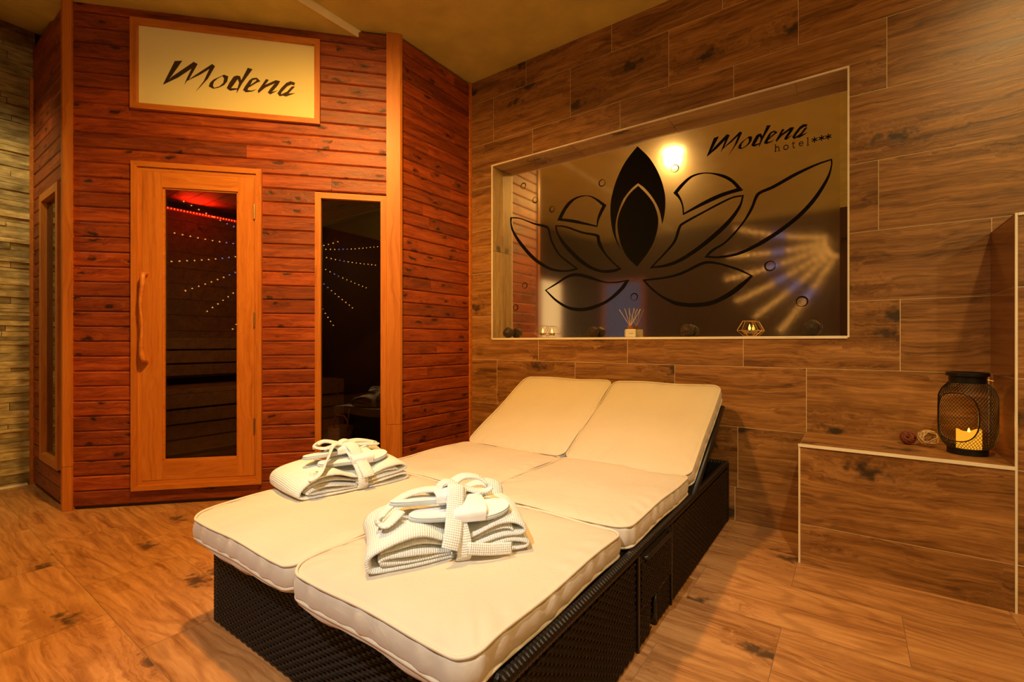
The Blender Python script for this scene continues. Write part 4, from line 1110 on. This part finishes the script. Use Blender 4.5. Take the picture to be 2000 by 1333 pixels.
slipper(RW1 @ T(-.018, -.005, .112) @ RX(math.radians(-5)) @ RZ(math.radians(7)), 'white slipper under the belt of the farther robe, the upper rear one')

# ------------------------------------------------------------------ sill objects
SZ = NZ0+.0005
def pod(x, y, r, label, wires, seed):
    Wm = T(x, y, SZ+r*.92); m = MB(); bm = bmesh.new(); bmesh.ops.create_icosphere(bm, subdivisions=2, radius=r)
    for v in bm.verts:
        k = mnoise.noise(v.co*35+Vector((seed, 0, 0))); v.co *= 1+.12*k
        v.co.z = max(v.co.z*.93, -r*.92)
    m.add([v.co[:] for v in bm.verts], [[v.index for v in f.verts] for f in bm.faces]); bm.free()
    rt = empty('seed_pod', Wm, label=label, cat='decoration')
    m.build('pod_body', M_DBALL, Wm, rt)
    w = MB(); rw = random.Random(seed)
    for i in range(wires):
        ax = Vector((rw.uniform(-1,1), rw.uniform(-1,1), rw.uniform(-.5,.5))).normalized(); u = ax.orthogonal().normalized(); v_ = ax.cross(u)
        w.tube([(u*math.cos(a*math.pi/10)+v_*math.sin(a*math.pi/10))*r*1.07 for a in range(20)], .0007, 4, closed=True)
    for i, v in enumerate(w.v): w.v[i] = (v[0], v[1], max(v[2], -r*.92+.001))
    if wires: w.build('wire_wrap', M_BRONZE, Wm, rt)
pod(-1.925, 2.632, .040, 'dark brown seed pod on the sill at the far left end of the niche', 0, 1)
pod(-1.285, 2.632, .037, 'dark brown seed pod on the sill between left tealight and reed diffuser', 1, 2)
pod(-.722, 2.632, .037, 'dark brown wire-wrapped seed pod on the sill right of the reed diffuser', 3, 3)
pod(-.150, 2.632, .040, 'dark brown seed pod on the sill at the right end of the niche', 2, 4)
def tealight(x, y, label):
    Wm = T(x, y, SZ) @ RZ(rs.uniform(0, .5)); r = empty('tealight_holder', Wm, label=label, cat='candle holder')
    m = MB(); k = 6; a = [(.026, .002), (.058, .030), (.030, .078)]
    P = [[(rad*math.cos(i*2*math.pi/k), rad*math.sin(i*2*math.pi/k), z) for i in range(k)] for rad, z in a]
    for ring_ in P:
        for i in range(k): m.tube([ring_[i], ring_[(i+1) % k]], .0011, 5)
    for i in range(k):
        m.tube([P[0][i], P[1][i]], .0011, 5); m.tube([P[1][i], P[2][i]], .0011, 5)
    m.build('wire_cage', M_GOLD, Wm, r)
    m = MB(); m.lathe([(.0,.018),(.019,.018),(.020,.032),(.017,.032),(.016,.030),(.0,.030)], 16, cap=False)
    for i in range(3):
        t = i*2*math.pi/3; m.tube([(0,0,.018), (.042*math.cos(t), .042*math.sin(t), .016)], .0009, 4)
    m.build('tealight_cup', M_ALU, Wm, r)
    m = MB(); m.lathe([(.001,.030),(.0048,.036),(.0055,.043),(.003,.052),(.0005,.062)], 10); m.build('flame', M_FLAME, Wm, r, smooth=True)
tealight(-1.640, 2.624, 'gold wire tealight holder on the sill near the left end of the niche')
tealight(-.415, 2.624, 'gold wire tealight holder on the sill near the right end of the niche')
# reed diffuser
DW = T(-1.045, 2.632, SZ) @ RZ(.55); dfz = empty('reed_diffuser', DW, label='white reed diffuser jar with walnut collar and pale reeds on the sill', cat='reed diffuser')
m = MB(); m.box((-.0285, -.0285, 0), (.0285, .0285, .047), .005); m.build('jar', M_WHITEJ, DW, dfz)
m = MB(); m.lathe([(.0155,.047),(.0165,.05),(.0165,.066),(.015,.068)], 18); m.build('collar', M_COLLAR, DW, dfz)
for dx, dy in [(-.062,.01),(-.034,-.012),(-.004,.012),(.02,-.01),(.044,.012),(.058,-.006)]:
    m = MB(); m.tube([(dx*-.12, dy*-.1, .05), (dx, dy, .172-abs(dx)*.15)], .0013, 5); m.build('reed', M_REED, DW, dfz)
m = MB(); m.box((-.014, -.0291, .022), (.014, -.0286, .0228)); m.box((-.010, -.0291, .018), (.010, -.0286, .0186)); m.build('jar_print', M_INK, DW, dfz)

# ------------------------------------------------------------------ lantern with led candle, rattan balls
LCX, LCY = .350, 2.405
LNW = T(LCX, LCY, BZ+.0005)
ln = empty('mesh_lantern', LNW, label='black wire mesh lantern with rounded shoulders on the tiled bench', cat='lantern')
m = MB(); m.lathe([(.0,0),(.057,0),(.057,.022),(.053,.024),(.053,.006),(0,.006)], 40, cap=False); m.build('base_ring', M_LANT, LNW, ln)
m = MB(); m.lathe([(.052,.262),(.052,.285),(.060,.289),(.060,.300),(.056,.302),(.048,.302),(.048,.262)], 40, cap=False); m.build('top_ring', M_LANT, LNW, ln)
def lr_(z):
    pz = [(.022,.055),(.035,.068),(.06,.079),(.09,.0815),(.17,.0815),(.215,.0805),(.242,.070),(.262,.053)]
    for (a, b), (c, d) in zip(pz, pz[1:]):
        if a <= z <= c: t = (z-a)/(c-a); return b+(d-b)*t
    return pz[0][1] if z < .022 else pz[-1][1]
open_dir = math.atan2(0-LCY, 0-LCX) - math.radians(24)   # the oval opening faces left of the viewer
def inopen(a, z):
    d = (a-open_dir+math.pi) % (2*math.pi)-math.pi
    return (abs(d)/.80)**2.6+(abs(z-.139)/.088)**2.6 < 1
m = MB(); NS = 46
for sgn in (1, -1):
    for i in range(NS):
        a0 = i*2*math.pi/NS; run = []
        for k in range(41):
            z = .022+.240*k/40; a = a0+sgn*(z-.022)*9.5
            if inopen(a, z):
                if len(run) > 1: m.tube(run, .00085, 3)
                run = []
            else: rd = lr_(z)+(.0004*sgn); run.append((rd*math.cos(a), rd*math.sin(a), z))
        if len(run) > 1: m.tube(run, .00085, 3)
m.build('wire_mesh', M_LANT, LNW, ln)
ov = []
for i in range(48):
    t = i*2*math.pi/48; c, s_ = math.cos(t), math.sin(t)
    a = open_dir+.80*math.copysign(abs(c)**(2/2.6), c); z = .139+.088*math.copysign(abs(s_)**(2/2.6), s_); rd = lr_(z)+.001
    ov.append((rd*math.cos(a), rd*math.sin(a), z))
m = MB(); m.tube(ov, .0022, 6, closed=True); m.build('opening_ring', M_LANT, LNW, ln, smooth=True)
m = MB(); m.tube([(.052*math.cos(t*math.pi/8+.6), .052*math.sin(t*math.pi/8+.6), .285) for t in range(2)] + [(.075, .03, .27), (.083, .03, .24)], .0016, 5); m.build('carry_handle', M_GOLD, LNW, ln)
CW = LNW @ T(.004, 0, .0068)
cd = empty('led_candle', CW, label='glowing yellow pillar candle inside the mesh lantern', cat='candle')
m = MB(); n = 32
for rad, zf in ((.0335, 0), (.035, .003), (.035, 1), (.031, 1.0), (.028, .86), (.0, .84)):
    for k_ in range(n):
        a = 2*math.pi*k_/n; z = zf*(.078+.005*math.sin(a*2+1)+.003*math.sin(a*3)) if zf > .5 else zf
        m.v.append((rad*math.cos(a), rad*math.sin(a), z))
for i in range(5):
    for k_ in range(n): m.f.append((i*n+k_, i*n+(k_+1) % n, (i+1)*n+(k_+1) % n, (i+1)*n+k_))
m.f.append(tuple(range(n))[::-1]); m.build('wax', M_CANDLE, CW, cd, smooth=False)
m = MB(); m.tube([(0,0,.064),(0,0,.07)], .0012, 5); m.lathe([(.0008,.069),(.004,.074),(.003,.082),(.0005,.088)], 8); m.build('flame', M_FLAME, CW, cd)
light('candle_glow', 'POINT', (LCX, LCY, BZ+.13), .35, (1, .42, .05), .03)
def rattan_ball(x, y, r, mat, label, seed, n):
    Wm = T(x, y, BZ+.0005+r); m = MB(); rw = random.Random(seed)
    for i in range(n):
        ax = Vector((rw.uniform(-1,1), rw.uniform(-1,1), rw.uniform(-1,1))).normalized(); u = ax.orthogonal().normalized(); v_ = ax.cross(u); o_ = rw.uniform(-.35, .35)
        q = math.sqrt(1-o_*o_); rad = r*rw.uniform(.88, .965)
        pts = [(u*math.cos(a*math.pi/12)*q+v_*math.sin(a*math.pi/12)*q+ax*(o_+.06*math.sin(a*.8)))*rad for a in range(24)]
        m.tube(pts, .0019, 5, closed=True)
    for i, v in enumerate(m.v): m.v[i] = (v[0], v[1], max(v[2], -r+.0002))
    o = m.build('rattan_ball', mat, Wm, smooth=True); tag(o, label, 'decoration')
rattan_ball(.246, 2.470, .034, M_RATL, 'pale rattan ball on the bench touching the lantern side', 5, 17)
rattan_ball(.186, 2.480, .027, M_RATD, 'small red-brown rattan ball at the left of the pale one', 6, 22)

# ------------------------------------------------------------------ ceiling lamps and fairy lights (behind and above the viewer)
for i, (x, y, z) in enumerate(LAMPS[:1]):
    Wm = T(x, y, ZT); r = empty('ceiling_lamp', Wm, label='round warm ceiling lamp seen as the bright spot in the mirror', cat='lamp')
    m = MB(); m.lathe([(.102,-.0005),(.102,-.010),(.090,-.013),(.090,-.003)], 32); m.build('lamp_ring', M_TRIM, Wm, r)
    m = MB(); m.lathe([(.088,-.004),(.086,-.010),(.002,-.011)], 32); m.build('lamp_diffuser', M_LAMP, Wm, r, smooth=True)
DIRS = ['the upper left', 'the left, almost level', 'the left, slightly down', 'the lower left, gently', 'the lower left, steeply', 'the bottom left, steepest', 'the right, slightly up', 'the right, longest', 'the right, almost level', 'the lower right, gently', 'the lower right, steeply', 'the bottom right, steepest']
ENDS = [(-1.42,2.63),(-1.52,2.22),(-1.55,1.87),(-1.40,1.53),(-1.15,1.29),(-.83,1.07),(.86,2.55),(1.72,2.62),(1.67,2.28),(1.46,1.85),(1.16,1.48),(.77,1.17)]
for i, (ex, ez) in enumerate(ENDS):
    cxz = Vector((-.04, 2.32)); e_ = Vector((ex, ez)); d = e_-cxz; L_ = d.length
    Wm = T(-.04, -2.505, 2.32)
    m = MB(); pts = []
    for k_ in range(17):
        t = k_/16; p = d*t; pts.append((p.x, 0, p.y-.05*math.sin(t*math.pi)))
    m.tube(pts, .0012, 4)
    side = 'left' if ex < 0 else 'right'
    o = m.build('fairy_light_string', M_WICKER2, Wm)
    ang_ = math.degrees(math.atan2(ez-2.32, ex+.04)) % 360
    tag(o, 'fairy light string behind the viewer, running to %s' % DIRS[i], 'fairy lights', 'fairy light strings in a fan behind the viewer')
    nb = int(L_/.085); am = MB(); bl_ = MB()
    for k_ in range(3, nb+1):
        t = k_/nb; p = d*t; c = (p.x, .006, p.y-.05*math.sin(t*math.pi)); tgt = bl_ if (.52 < t < .63) else am
        tgt.lathe([(.001,-.009),(.008,-.005),(.010,0),(.008,.005),(.001,.009)], 6, c)
    am.build('amber_bulbs', M_BA, Wm, o, kind='stuff')
    if bl_.v: bl_.build('blue_bulbs', M_BB, Wm, o, kind='stuff')
